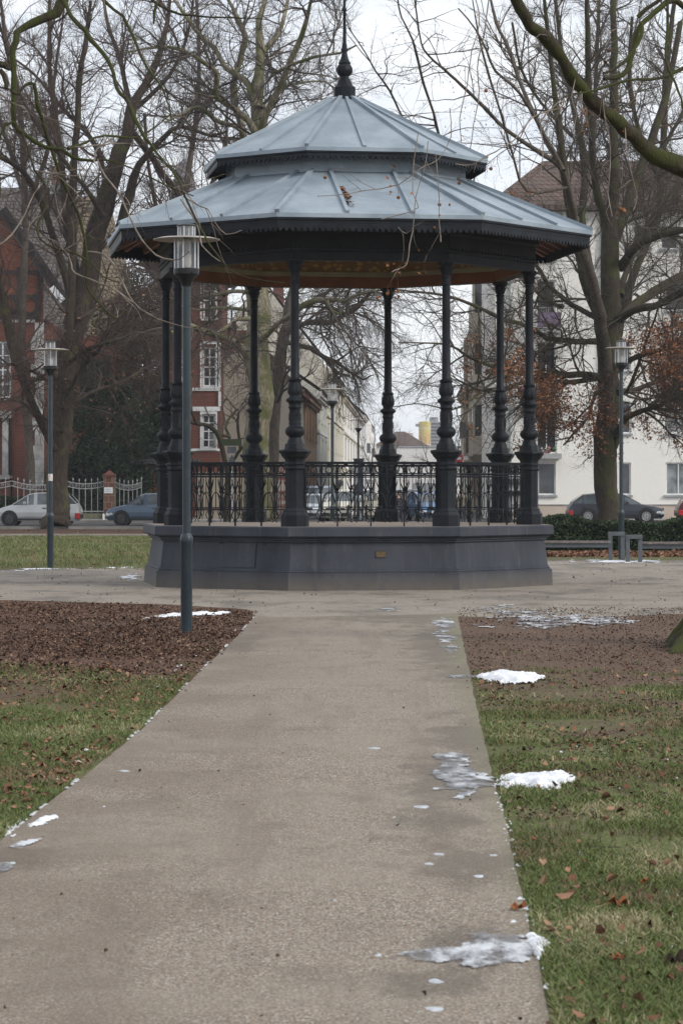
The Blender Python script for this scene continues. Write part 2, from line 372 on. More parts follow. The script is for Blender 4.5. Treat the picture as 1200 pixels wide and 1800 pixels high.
# ------------------------------------------------------------------ BANDSTAND
GX, GY = .05, 45.4; PH = 8.14
band = thing('bandstand', 'octagonal iron bandstand with pale blue zinc double roof on a dark grey plinth', 'bandstand', (GX,GY,0), radians(PH))
TH = [radians(-22.5+45*i) for i in range(8)]
def ov(R, z, i): return Vector((R*sin(TH[i%8]), -R*cos(TH[i%8]), z))
def oct_loft(mb, prof, closed=False):
    vs = [ov(R, z, i) for R, z in prof for i in range(8)]; n = len(prof)
    fs = [(a*8+i, a*8+(i+1)%8, (a+1)*8+(i+1)%8, (a+1)*8+i) for a in range(n-1) for i in range(8)]
    if closed: fs += [((n-1)*8+i, (n-1)*8+(i+1)%8, (i+1)%8, i) for i in range(8)]
    return mb.add(vs, fs)
def face(i, R):                                # midpoint, tangent, outward normal, half length
    a, b = ov(R, 0, i), ov(R, 0, i+1); t = (b-a); L = t.length; t.normalize()
    return (a+b)/2, t, Vector((t.y, -t.x, 0)), L/2
# plinth
m = MB(); oct_loft(m, [(3.5,-.03),(3.485,.262),(3.45,.275),(3.455,.292),(3.43,.31),(3.43,.325),(3.415,.335),(3.36,.735),(3.40,.745),(3.40,.768),(3.43,.778),(3.43,.80),(3.50,.825),(3.515,.84),(3.51,.965),(3.49,.985)])
pln = m.build('plinth', M['plinth'], band)
m = MB(); m.add([ov(3.49,.985,i) for i in range(8)], [tuple(range(8))]); m.build('floor', M['slab_floor'], band)
# hatch and plaque on the front faces (face 7: left of the front, face 0: front)
def on_face(i, R, u, z, out=0):
    c, t, nrm, hl = face(i, R); return c+t*u+nrm*out+Vector((0,0,z))
def face_panel(mb, i, u0, u1, z0, z1, th, R0, R1, zz0, zz1):
    def pt(u, z, o):
        R = R0+(R1-R0)*(z-zz0)/(zz1-zz0); return on_face(i, R, u, z, o)
    vs = [pt(u,z,o) for o in (-.01, th) for (u,z) in ((u0,z0),(u1,z0),(u1,z1),(u0,z1))]
    mb.add(vs, [(4,5,6,7),(0,4,7,3),(1,2,6,5),(3,7,6,2),(0,1,5,4)])
bp = (3.415, 3.36, .335, .735)
m = MB(); face_panel(m, 7, .0, .62, .345, .72, .012, *bp); face_panel(m, 7, .58, .625, .35, .745, .02, *bp)
m.build('hatch', M['plinth'], band)
m = MB(); m.add([on_face(7,3.36,u+du,.70+dz,.01) for u,du,dz in ((-.13,0,0),(-.13,.09,0),(-.13,.09,.05),(-.13,0,.05))],[(0,1,2,3)])
m.build('drain_hole', M['lamp_black'], band); m = MB()
m.add([on_face(7,3.36,.75+du,.68+dz,.012) for du,dz in ((0,0),(.07,0),(.07,.05),(0,.05))],[(0,1,2,3)])
m.build('drain_hole', M['lamp_black'], band)
M['bronze'] = mat('plaque_bronze', (.11,.075,.04), .4, .3, 20, metal=.5)
M['bronze_dark'] = mat('plaque_edge', (.035,.03,.028), .5, .2, 8)
m = MB()
face_panel(m, 0, .03, .20, .505, .61, .012, *bp); plq = m.build('plaque', M['bronze_dark'], band)
m = MB(); 
for zz in (.53,.555,.58): face_panel(m, 0, .05, .18, zz, zz+.009, .018, *bp)
face_panel(m, 0, .042, .188, .517, .598, .0145, *bp); m.build('lettering', M['bronze'], plq)
# faint chalk scratches on the paint, a plate low on the wall
# columns
S = 113.3
def zz(y): return 1.6-(y-856)/S
def prof(rows): return [(w/2/S, zz(y)) for y, w in rows]
c8 = 1/cos(pi/8)
ped = prof([(927.5,46),(905.5,46),(904.5,44),(900,38.5),(898,38.5),(896,36),(893,31.5),(826.5,31.5),(825,36),(822,36.5),(820,33),(818,33),(816.5,36.5),(813.5,36.5),(812,31.5),(807.5,33),(805,38),(801,44.5),(798.5,46),(796,51),(793.5,53),(791,52),(789.5,34),(780,31.5)])
ped = [(r*c8, z) for r, z in ped]
shaft = prof([(780.5,30),(778,27.5),(775,26),(772,23.5),(769,21),(767.5,23),(765.5,28),(762.5,32.5),(759,34.5),(756,34),(753,31),(750.5,26),(749,22),(747,21),(744,22.5),(742,21),(722,19.5),(719,19.5),(717.5,22.5),(715,23),(713,21),(711,21),(708,23.5),(706,29.5),(703.5,31),(701,28.5),(698.5,21),(697,19.5),(694,20.5),(692,24),(687,25.8),(681,25),(676,22),(672,20),(670.5,23),(668,23.5),(666.5,19),(664,15.5),(600,15.2),(499,14.2),(498,17.5),(495.5,17.5),(494.5,14.6),(486,14.6),(485,17.5),(482.5,17.5),(481.5,14.5)])
cap_p = prof([(482,14.2),(474,14.5),(469,17),(465,22),(462.5,26),(461.5,28)])
def flute(a, z):
    y = 856-(z-1.6)*S
    if 751 < y < 767: return 1+.055*abs(cos(8*a))-.03
    if 699 < y < 708: return 1+.03*cos(24*a)
    if 673 < y < 694: return 1+.05*cos(8*a)+.02*cos(20*a+y)
    return 1
col_proto = []
def make_column(parent):
    m = MB(); m.lathe(ped, n=8, rot=pi/8); c = m.build('column', M['iron'], parent, bevel=.003)
    m = MB(); m.lathe(shaft, n=48, mod=flute)
    # relief ornament wrapped on the drum
    for q in range(4):
        a0 = q*pi/2+pi/4; zc = zz(732)
        for s_ in (-1, 1):
            pts = []
            for t in np.linspace(0, 1, 14):
                an = t*2*pi*1.05; rr = .034*(1-.55*t)
                du = s_*(.012+rr*cos(an)); dz = rr*sin(an)*1.15+.01
                r = .090; pts.append((r*cos(a0+du/r), r*sin(a0+du/r), zc+dz))
            m.tube(pts, .0075, 5)
        pts = [(.092*cos(a0), .092*sin(a0), zc+d) for d in (-.09,-.03,.04,.085)]
        m.tube(pts, [.004,.011,.012,.003], 5)
        for s_ in (-1,1):
            pts = [(.091*cos(a0+s_*u), .091*sin(a0+s_*u), zc+d) for u, d in ((.1,-.08),(.38,-.055),(.5,-.02),(.42,.005))]; m.tube(pts, [.003,.009,.009,.003], 5)
    m.build('shaft', M['iron'], c, smooth=radians(50))
    m = MB(); m.lathe(cap_p, n=24)
    for ring, (n_, z0, z1, w, ro) in enumerate(((8,zz(480),zz(467),.042,.125),(8,zz(474),zz(460.5),.05,.150))):
        for q in range(n_):
            a = q*2*pi/n_+ring*pi/8
            rad = Vector((cos(a), sin(a), 0)); tan = Vector((-sin(a), cos(a), 0))
            pr = [(.066,0,1),(.078,.35,1.15),(.092,.7,1.0),(ro*.88,.95,.8),(ro,.98,.55),(ro*1.02,.86,.3)]
            vs = []
            for r_, tz, ww in pr:
                z_ = z0+(z1-z0)*tz
                vs += [rad*r_+tan*(-w*ww/2)+Vector((0,0,z_)), rad*(r_+.008)+Vector((0,0,z_)), rad*r_+tan*(w*ww/2)+Vector((0,0,z_))]
            fs = []
            for j in range(len(pr)-1):
                for e in (0,1): fs.append((j*3+e, j*3+e+1, j*3+e+4, j*3+e+3))
            m.add(vs, fs)
    m.lathe([(.118,zz(461.5)),(.135,zz(460.5)),(.14,zz(457.5)),(.12,zz(457))], n=8, rot=pi/8)
    m.build('capital', M['iron'], c, smooth=radians(40)); return c
c0 = make_column(band)
for i in range(8):
    c = c0 if i == 0 else copy_tree(c0, band)
    p = ov(3.11, 0, i); c.location = p; c.rotation_euler = (0,0,TH[i])
# railing
def railing_mesh(HL):
    m = MB(); zt = 1.985
    def hb(z, w, h, y=0): m.box((0,y,z), (2*HL, w, h))
    hb(zt, .05, .018); hb(zt-.02, .03, .022); hb(zt-.175, .02, .018); hb(zt-.215, .02, .016); hb(1.245, .02, .016)
    nb = 4; B = 2*HL/nb
    for q in range(nb+1):
        x = -HL+q*B
        if q in (0, nb): x += .02*(1 if q == 0 else -1)
        # twisted posts reaching the floor
        m.box((x,0,1.17), (.022,.022,.38))
        n = 40; vs = []
        for j in range(n+1):
            z = 1.36+(zt-.03-1.36)*j/n; a = j*.62
            for c in range(4): vs.append((x+.0145*cos(a+c*pi/2), .0145*sin(a+c*pi/2), z))
        m.add(vs, [(j*4+c, j*4+(c+1)%4, (j+1)*4+(c+1)%4, (j+1)*4+c) for j in range(n) for c in range(4)])
        m.lathe([(.0,1.235),(.028,1.245),(.0,1.27)], (x,0), 8); m.lathe([(.012,1.5),(.032,1.52),(.012,1.54)], (x,0), 8)
    for q in range(nb):
        xc = -HL+(q+.5)*B
        m.b(xc-.007, xc+.007, -.009, .009, 1.11, zt-.03)
        m.lathe([(.008,1.10),(.022,1.13),(.006,1.16)], (xc,0), 8)
        m.lathe([(.01,1.49),(.028,1.51),(.028,1.53),(.01,1.55)], (xc,0), 8)
        for x2 in (xc-B/4, xc+B/4):
            m.b(x2-.004, x2+.004, -.005, .005, 1.25, zt-.2)
            # rings under the hand rail
            m.tube([(x2+.057*cos(t), 0, zt-.098+.068*sin(t)) for t in np.linspace(0, 2*pi, 19)], .008, 5, cap=False)
            # arches on the lower rail
            m.tube([(x2+.105*cos(t), 0, 1.25+(.26*sin(t)**.8 if sin(t) > 0 else 0)) for t in np.linspace(0, pi, 15)], .0075, 5)
        for x2 in (xc-B/2, xc, xc+B/2):
            for s_ in (-1, 1):
                if abs(x2+s_*.09) > HL: continue
                m.tube([(x2+s_*a, 0, b) for a, b in ((.004,1.52),(.03,1.60),(.058,1.66),(.075,1.74))], [.007,.011,.009,.003], 5)
                # lyre scroll below the lower rail
                m.tube([(x2+s_*a, 0, b) for a, b in ((.012,1.235),(.055,1.205),(.075,1.155),(.05,1.105),(.022,1.085),(.03,1.06),(.05,1.05))], .0075, 5)
                m.tube([(x2+s_*a, 0, b) for a, b in ((.0,zt-.165),(.02,zt-.14),(.018,zt-.10),(.03,zt-.06),(.02,zt-.035))], .007, 5)
    return m
c, t, nrm, hl = face(0, 3.11)
m = railing_mesh(hl-.14); r0 = m.build('railing', M['iron'], band)
for i in range(8):
    r = r0 if i == 0 else copy_tree(r0, band)
    c, t, nrm, hl = face(i, 3.11); r.location = c; r.rotation_euler = (0,0,atan2(t.y, t.x))
# entablature
zb = 5.115
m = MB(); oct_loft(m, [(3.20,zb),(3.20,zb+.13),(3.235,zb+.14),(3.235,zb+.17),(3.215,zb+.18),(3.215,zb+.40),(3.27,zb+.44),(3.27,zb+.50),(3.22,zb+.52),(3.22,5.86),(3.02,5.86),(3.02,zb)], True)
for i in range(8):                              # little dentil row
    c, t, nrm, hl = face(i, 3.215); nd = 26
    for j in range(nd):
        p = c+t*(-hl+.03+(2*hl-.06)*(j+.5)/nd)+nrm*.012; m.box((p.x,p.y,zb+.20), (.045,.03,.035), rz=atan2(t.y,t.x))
M['eave_shade_iron'] = mat('eave_shade_iron', (.009,.0095,.011), .6, .3, 5, spec=.2); m.build('entablature', M['eave_shade_iron'], band)  # iron colour darkened here to stand in for the shade under the eaves
m = MB(); oct_loft(m, [(3.02,zb+.005),(2.99,zb+.004),(2.99,zb+.19)]); m.build('cove_band', M['cove_red'], band)
m = MB(); oct_loft(m, [(2.99,zb+.19),(2.95,zb+.195),(2.93,zb+.27),(2.95,zb+.28)]); m.build('cove_stripe', M['cove_green'], band)
m = MB(); oct_loft(m, [(2.95,zb+.28),(2.90,zb+.55),(2.6,zb+.75),(1.9,zb+1.1)]); m.build('cove_frieze', M['gold'], band)
m = MB(); oct_loft(m, [(1.9,zb+1.1),(.0,zb+1.25)]); m.build('ceiling', M['soffit'], band)
# roofs
RL, RT, ZL, ZT = 4.14, 2.08, 5.765, 6.616
UL, UT, ZUL, ZUT = 2.41, .25, 6.975, 8.03
def valance(mb, R, ztop, zbot, th=.022):
    for i in range(8):
        c, t, nrm, hl = face(i, R); n = int(round(2*hl/.092)); per = 12
        top, bot = [], []
        for j in range(n*per+1):
            u = -hl+2*hl*j/(n*per); ph = (j % per)/per
            s_ = sin(pi*ph)**.7 if 0 < ph < 1 else 0
            d = .004+.085*s_
            if ph < .09 or ph > .91: d = .034
            top.append(c+t*u+Vector((0,0,ztop))); bot.append(c+t*u+Vector((0,0,zbot+.075-d)))
        for off in (0, -th):
            vs = [p+nrm*off for p in top]+[p+nrm*off for p in bot]; K = len(top)
            mb.add(vs, [(j, j+1, K+j+1, K+j) for j in range(K-1)])
        vs = [p for p in bot]+[p-nrm*th for p in bot]; mb.add(vs, [(j,j+1,K+j+1,K+j) for j in range(K-1)])
def batten(mb, a, b, nrm, w=.06, h=.045):
    mb.bar(a+nrm*h*.4, b+nrm*h*.4, w, h, up=nrm)
m = MB(); oct_loft(m, [(RT-.02,ZT+.01),(RL,ZL),(RL+.012,ZL-.005),(RL+.012,ZL-.07),(RL-.02,ZL-.07)])
m.cur = 0; lr = m.build('lower_roof', M['zinc'], band)
m = MB()
for i in range(8):
    a, b = ov(RT, ZT, i), ov(RL, ZL, i); hn = Vector((ZT-ZL)*Vector((sin(TH[i]), -cos(TH[i]), 0))+Vector((0,0,RL-RT))).normalized()
    batten(m, a, b, hn, .07, .055)
    c, t, nrm, hl = face(i, 1.0); ct = face(i, RT)[0]; cb = face(i, RL)[0]
    fn = (nrm*(ZT-ZL)+Vector((0,0,(cb-ct).length))).normalized()
    for u in (-.507, .507): batten(m, ct+t*u+Vector((0,0,ZT)), cb+t*u+Vector((0,0,ZL)), fn, .055, .05)
m.build('roof_batten', M['zinc'], lr)
m = MB(); oct_loft(m, [(RL-.0,ZL-.07),(RL-.0,ZL-.10),(RL-.03,ZL-.105),(RL-.03,ZL-.15),(RL-.045,ZL-.155),(RL-.045,ZL-.19)]); oct_loft(m, [(RL-.07,ZL-.19),(RL-.07,ZL-.05)])
m.build('fascia', M['iron'], band)
m = MB(); valance(m, RL-.035, ZL-.15, ZL-.265); m.build('valance', M['iron'], band)
m = MB(); oct_loft(m, [(RL-.05,ZL-.05),(3.2,ZL-.05+(RL-3.25)*(ZT-ZL)/(RL-RT))]); m.build('soffit', M['soffit'], band)
m = MB()
for i in range(8):
    c, t, nrm, hl = face(i, RL); cb = face(i, RL-.09)[0]; ci = face(i, 3.2)[0]; sl = (ZT-ZL)/(RL-RT)
    for u in (-1.25,-.75,-.25,.25,.75,1.25):
        uu = max(-1, min(1, u/1.05))
        m.bar(cb+t*u+Vector((0,0,ZL-.11)), ci+t*min(max(u,-1.2),1.2)+Vector((0,0,ZL-.11+.94*sl)), .07, .10)
    m.bar(ov(RL-.1,ZL-.12,i), ov(3.22,ZL-.12+.9*sl,i), .09, .12)
m.build('rafter', M['rafter'], band)
m = MB(); oct_loft(m, [(RT+.02,ZT-.0),(RT+.01,ZT+.045),(RT-.03,ZT+.05),(RT-.03,ZUL-.0)]); m.build('drum', M['zinc'], band)
m = MB(); oct_loft(m, [(UT,ZUT),(UL,ZUL),(UL+.01,ZUL-.004),(UL+.01,ZUL-.065),(UL-.02,ZUL-.065)]); ur = m.build('upper_roof', M['zinc'], band)
m = MB()
for i in range(8):
    a, b = ov(UT, ZUT, i), ov(UL, ZUL, i); hn = (Vector((sin(TH[i]), -cos(TH[i]), 0))*(ZUT-ZUL)+Vector((0,0,UL-UT))).normalized(); batten(m, a, b, hn, .06, .05)
    c, t, nrm, hl = face(i, 1.0); ct = face(i, UT)[0]; cb = face(i, UL)[0]; fn = (nrm*(ZUT-ZUL)+Vector((0,0,(cb-ct).length))).normalized()
    batten(m, ct+Vector((0,0,ZUT)), cb+Vector((0,0,ZUL)), fn, .05, .035)
m.build('roof_batten', M['zinc'], ur)
m = MB(); oct_loft(m, [(UL-.0,ZUL-.065),(UL-.0,ZUL-.09),(UL-.03,ZUL-.095)]); oct_loft(m, [(UL-.05,ZUL-.17),(UL-.05,ZUL-.04),(RT-.05,ZUL+.12)]); m.build('fascia', M['iron'], band)
m = MB(); valance(m, UL-.02, ZUL-.085, ZUL-.185); m.build('valance', M['iron'], band)
S2 = 105.8
def z2(y): return 1.6-(y-856)/S2
m = MB(); m.lathe([(.29,z2(177)),(.29,z2(175)),(.25,z2(174)),(.187,z2(173.5)),(.187,z2(154)),(.165,z2(152))], n=8, rot=pi/8)
m.lathe([(w/2/S2, z2(y)) for y, w in ((152.5,33),(148,27),(142,22),(139,20),(137.5,16),(134.5,15),(133,19),(130,25),(125,28),(119,27),(114.5,22),(113,20),(111,22),(109,20),(104,14),(97,11),(91,9),(89.5,12.5),(86,12.5),(84.5,9),(80,9),(76,7),(55,5.6),(40,5.4),(20,5),(18,8),(16,8),(14,5),(-25,4),(-50,1))], n=24, mod=lambda a, z: 1+.05*cos(12*a) if z2(133) < z < z2(114.5) else 1)
m.build('finial', M['iron'], band, smooth=radians(40))
# wet leaves caught behind a batten of the front roof face
M['leaf_old'] = mat('old_leaves', (.15,.07,.035), .9, .5, 30)
def roof_pt(i, u, s, h=0):
    ct = face(i, RT)[0]+Vector((0,0,ZT)); cb = face(i, RL)[0]+Vector((0,0,ZL)); return ct+(cb-ct)*s+face(i,1.0)[1]*u+Vector((0,0,h))
m = MB(); rl = random.Random(8)
for j in range(70):
    s = rl.uniform(.42,.86); u = -.46+abs(rl.gauss(0,.035)); p = roof_pt(0, u, s, rl.uniform(.01,.05)); r = rl.uniform(.015,.035)
    R3 = Matrix.Rotation(rl.uniform(0,6), 3, 'Z')@Matrix.Rotation(rl.uniform(-1,1), 3, 'X')
    m.add([p+R3@Vector(q)*r for q in ((-1,-.6,0),(1,-.5,.2),(.9,.6,0),(-.8,.7,.3))], [(0,1,2,3)])
leafp = m.build('wet_leaves', M['leaf_old']); leafp.matrix_world = Matrix.Translation((GX,GY,0))@Matrix.Rotation(radians(PH),4,'Z')
tag(leafp, 'clump of wet brown leaves caught against a batten on the bandstand roof', 'leaves', kind='stuff')

# ------------------------------------------------------------------ street lamps
def make_lamp(H=4.49):
    t = thing('street_lamp', 'x', 'street lamp')
    k_ = H-4.49
    m = MB(); m.lathe([(.064,-.05),(.064,.97),(.070,.985),(.070,1.045),(.060,1.07),(.046,1.09),(.046,1.095)], n=20); m.build('base_sleeve', M['lamp_blue'], t, smooth=radians(40))
    m = MB(); m.lathe([(.0445,1.05),(.0445,3.85+k_)], n=18); m.build('pole', M['lamp_blue'], t, smooth=radians(40))
    z = 3.80+k_
    m = MB(); m.lathe([(.052,z),(.056,z+.03),(.085,z+.09),(.138,z+.13),(.142,z+.135),(.142,z+.195),(.13,z+.20)], n=24)
    for q in range(6):
        a = q*pi/3; m.box((.145*cos(a),.145*sin(a),z+.15), (.02,.02,.02), rz=a)
    hd = m.build('head', M['lamp_black'], t, smooth=radians(35))
    m = MB(); m.lathe([(.11,z+.20),(.11,z+.51)], n=24, cap=False); m.lathe([(.10,z+.55),(.10,z+.665)], n=24, cap=False); m.build('glass', M['lamp_glass'], t, smooth=True)
    m = MB()
    for q in range(6):
        a = q*pi/3+.3; m.tube([(.132*cos(a),.132*sin(a),z+.19),(.132*cos(a),.132*sin(a),z+.53)], .0085, 8)
        m.tube([(.095*cos(a),.095*sin(a),z+.53),(.095*cos(a),.095*sin(a),z+.67)], .008, 6)
    m.build('cage_bar', M['steel'], t)
    m = MB(); m.lathe([(.035,z+.2),(.05,z+.24),(.05,z+.36),(.03,z+.38),(.03,z+.50)], n=14); m.build('lamp_bulb', M['diffuser'], t, smooth=radians(40))
    m = MB(); m.lathe([(.07,z+.545),(.12,z+.548),(.30,z+.535),(.365,z+.518),(.367,z+.512),(.30,z+.522),(.12,z+.53),(.07,z+.53)], n=40, cap=False); m.build('shade_disc', M['lamp_grey'], t, smooth=radians(30))
    m = MB(); m.lathe([(.0,z+.69),(.08,z+.688),(.112,z+.672),(.112,z+.662),(.0,z+.66)], n=24, cap=False); m.build('cap', M['lamp_black'], t, smooth=radians(30))
    return t
l0 = make_lamp()
labs = [('large blue-grey post lamp in the leaf litter left of the path, nearest the camera', 328, 30.0),
        ('blue-grey post lamp left of the bandstand, in front of the silver car and tree trunk', 89, 54.1),
        ('blue-grey post lamp right of the bandstand, behind the benches and beside the oak trunk', 1091, 60.6),
        ('dark post lamp seen between the middle columns, in front of the brick and cream houses', 584, 76.0),
        ('smaller dark post lamp seen beside the dark info board behind the bandstand', 629.5, 111.0)]
for i, (lb, px, Y) in enumerate(labs):
    l = l0 if i == 0 else (make_lamp(4.85) if i == 2 else copy_tree(l0)); l['category'] = 'street lamp'
    l['label'] = lb; l['group'] = 'matching post lamps in the park'; l.location = (X_(px, Y), Y, 0); l.rotation_euler = (0,0,.37*i)
# sticker on the second lamp
l1 = [o for o in COL.objects if o.get('label') == labs[1][0]][0]
m = MB(); m.lathe([(.0462,1.72),(.0462,1.86)], n=18, cap=False); st = m.build('sticker', mat('sticker_white', (.6,.55,.53), .6, .3, 30), l1)
# ------------------------------------------------------------------ building kit
M['glass_dark'] = glassy('window_glass', (.022,.026,.03), .06, .8)
M['glass_curtain'] = mat('window_curtain', (.20,.22,.23), .3, .5, 1.5, spec=.6)
M['white'] = mat('white_paint', (.72,.72,.71), .6, .1, 2)
M['brown_frame'] = mat('brown_frame', (.16,.10,.08), .6, .15, 3)
M['sill'] = mat('zinc_sill', (.33,.35,.37), .5, .15, 3)
def wall_holes(mb, A, U, L, z0, z1, holes, depth=.15, inn=None):
    """vertical wall from A along unit U, length L, with rectangular openings (u0,u1,z0,z1) and reveals"""
    A = Vector((A[0],A[1],0)); U = Vector((U[0],U[1],0)).normalized(); inn = inn or Vector((-U.y, U.x, 0))
    us = sorted(set([0,L]+[h[0] for h in holes]+[h[1] for h in holes])); zs = sorted(set([z0,z1]+[h[2] for h in holes]+[h[3] for h in holes]))
    us = [u for u in us if 0 <= u <= L]; zs = [z for z in zs if z0 <= z <= z1]
    p = lambda u, z, d=0: A+U*u+inn*d+Vector((0,0,z))
    for u0, u1 in zip(us, us[1:]):
        for a, b in zip(zs, zs[1:]):
            um, zm = (u0+u1)/2, (a+b)/2
            if any(h[0] < um < h[1] and h[2] < zm < h[3] for h in holes): continue
            mb.add([p(u0,a),p(u1,a),p(u1,b),p(u0,b)], [(0,1,2,3)])
    for u0,u1,a,b in holes:
        f = [p(u0,a),p(u1,a),p(u1,b),p(u0,b)]; g = [p(u0,a,depth),p(u1,a,depth),p(u1,b,depth),p(u0,b,depth)]
        mb.add(f+g, [(0,1,5,4),(1,2,6,5),(2,3,7,6),(3,0,4,7)])
def window(parent, A, U, h, frame, glass, fw=.08, mull=(1,0), sill=None, depth=.13, inn=None, proud=None):
    A = Vector((A[0],A[1],0)); U = Vector((U[0],U[1],0)).normalized(); inn = inn or Vector((-U.y, U.x, 0)); u0,u1,a,b = h
    p = lambda u, z, d=0: A+U*u+inn*d+Vector((0,0,z))
    m = MB()
    def br(ua,ub,za,zb_,d0=depth-.05,d1=depth+.02):
        vs = [p(ua,za,d0),p(ub,za,d0),p(ub,zb_,d0),p(ua,zb_,d0),p(ua,za,d1),p(ub,za,d1),p(ub,zb_,d1),p(ua,zb_,d1)]
        m.add(vs, [(0,1,2,3),(0,4,5,1),(1,5,6,2),(2,6,7,3),(3,7,4,0)])
    g = .002
    br(u0+g,u0+fw,a+g,b-g); br(u1-fw,u1-g,a+g,b-g); br(u0+fw,u1-fw,a+g,a+fw); br(u0+fw,u1-fw,b-fw,b-g)
    for j in range(1, mull[0]): uc = u0+(u1-u0)*j/mull[0]; br(uc-fw*.35,uc+fw*.35,a+fw,b-fw,depth-.045,depth+.015)
    for j in range(1, mull[1]+1): zc = a+(b-a)*j/(mull[1]+1); br(u0+fw,u1-fw,zc-fw*.3,zc+fw*.3,depth-.042,depth+.012)
    w = m.build('window', frame, parent)
    m = MB(); m.add([p(u0,a,depth),p(u1,a,depth),p(u1,b,depth),p(u0,b,depth)], [(0,1,2,3)]); m.build('pane', glass, w)
    if sill:
        m = MB(); vs = [p(u,z,d) for d in (-.12,depth-.055) for (u,z) in ((u0-.08,a-.09),(u1+.08,a-.09),(u1+.08,a-.003),(u0-.08,a-.003))]
        m.add(vs, [(0,1,2,3),(0,4,5,1),(3,2,6,7),(0,3,7,4),(1,5,6,2)]); m.build('sill', sill, w)
    return w
def gable_roof(mb, x0, x1, y0, y1, zE, zR, axis='y', ov_=.3, th=.12):
    if axis == 'y':
        xm = (x0+x1)/2
        for s_, xe in ((-1, x0-ov_), (1, x1+ov_)):
            mb.add([(xe,y0-ov_,zE),(xe,y1+ov_,zE),(xm,y1+ov_,zR),(xm,y0-ov_,zR),(xe,y0-ov_,zE-th),(xe,y1+ov_,zE-th),(xm,y1+ov_,zR-th),(xm,y0-ov_,zR-th)],
                   [(0,1,2,3),(4,5,6,7),(0,3,7,4),(0,4,5,1),(1,5,6,2)])
    else:
        ym = (y0+y1)/2
        for ye in (y0-ov_, y1+ov_):
            mb.add([(x0-ov_,ye,zE),(x1+ov_,ye,zE),(x1+ov_,ym,zR),(x0-ov_,ym,zR),(x0-ov_,ye,zE-th),(x1+ov_,ye,zE-th),(x1+ov_,ym,zR-th),(x0-ov_,ym,zR-th)],
                   [(0,1,2,3),(4,5,6,7),(0,3,7,4),(0,4,5,1),(1,5,6,2)])
def hip_roof(mb, x0, x1, y0, y1, zE, zR, ov_=.5, inset=None):
    x0-=ov_; x1+=ov_; y0-=ov_; y1+=ov_; d = inset or (y1-y0)/2; ym = (y0+y1)/2
    mb.add([(x0,y0,zE),(x1,y0,zE),(x1,y1,zE),(x0,y1,zE),(x0+d,ym,zR),(x1-d,ym,zR)], [(0,1,5,4),(1,2,5),(2,3,4,5),(3,0,4)])
    mb.b(x0,x1,y0,y0+.12,zE-.22,zE-.003); mb.b(x0,x0+.12,y0+.12,y1,zE-.22,zE-.003)

# ---- cream apartment house on the right
Y0 = 130.0; m2 = lambda a: X_(a, Y0)
xl, xr = X_(869, Y0), X_(1290, Y0); zE = Z_(372, Y0); 
apt = thing('apartment_house', 'cream rendered four storey apartment house with brown tiled hip roof behind the oak', 'building', ((xl+xr)/2, Y0+6, 0)); 
def rel(o, root):                                # keep world coordinates of children built in world space
    for c in root.children: c.matrix_parent_inverse = Matrix.Translation(-Vector(root.location))
cols = [(940,977,'b'), (1086,1108,'w'), (1169,1212,'w'), (1235,1270,'w')]
holes = []; wins = []
def hp(x0,x1,yt,yb): return (X_(x0,Y0)-xl, X_(x1,Y0)-xl, Z_(yb,Y0), Z_(yt,Y0))
W_ = [(hp(944,976,813,870),'g'),(hp(942,978,707,797),'b'),(hp(942,976,600,686),'b'),(hp(942,975,492,576),'b'),(hp(944,975,408,458),'g'),
      (hp(1086,1108,813,870),'g'),(hp(1086,1108,706,762),'g'),(hp(1086,1108,598,652),'g'),(hp(1084,1106,494,546),'g'),(hp(1112,1143,396,436),'g'),
      (hp(1169,1214,813,870),'c'),(hp(1169,1214,710,762),'c'),(hp(1169,1214,598,648),'g'),(hp(1169,1214,490,546),'g'),(hp(1160,1190,396,438),'g'),
      (hp(1240,1270,813,870),'g'),(hp(1240,1270,710,762),'g'),(hp(1240,1270,598,648),'g'),(hp(1240,1270,490,546),'g')]
M['cream'] = plaster('cream_render', (.84,.82,.775), stain=.08); M['cream_low'] = plaster('base_render', (.55,.46,.39), stain=.2)
M['stone_step'] = mat('grey_band', (.27,.26,.25), .8, .2, 2)
m = MB(); wall_holes(m, (xl,Y0), (1,0), xr-xl, Z_(887,Y0), zE, [w[0] for w in W_])
m.b(xl, xr, Y0+12, Y0+12.1, 0, zE); m.add([(xl,Y0,0),(xl,Y0+12,0),(xl,Y0+12,zE),(xl,Y0,zE)],[(0,1,2,3)])
m.build('wall', M['cream'], apt)
m = MB(); m.b(xl,xr,Y0-.02,Y0+.1,-.1,Z_(888.5,Y0)); m.build('base_wall', M['cream_low'], apt)
m = MB(); m.b(xl,xr,Y0-.05,Y0+.0,Z_(888.5,Y0),Z_(886.5,Y0)); m.build('string_course', M['stone_step'], apt)
for h, kd in W_:
    w = window(apt, (xl,Y0), (1,0), h, M['white'], M['glass_curtain'] if kd == 'c' else M['glass_dark'], .07, (2 if h[1]-h[0] > .9 and kd != 'g' else 1, 0), M['sill'] if kd != 'b' else None)
    if kd == 'b' or kd == 'g' :
        pass
M['slabc'] = mat('balcony_slab', (.38,.38,.38), .8, .15, 2); M['purple'] = mat('purple_cloth', (.19,.145,.22), .8, .4, 3)
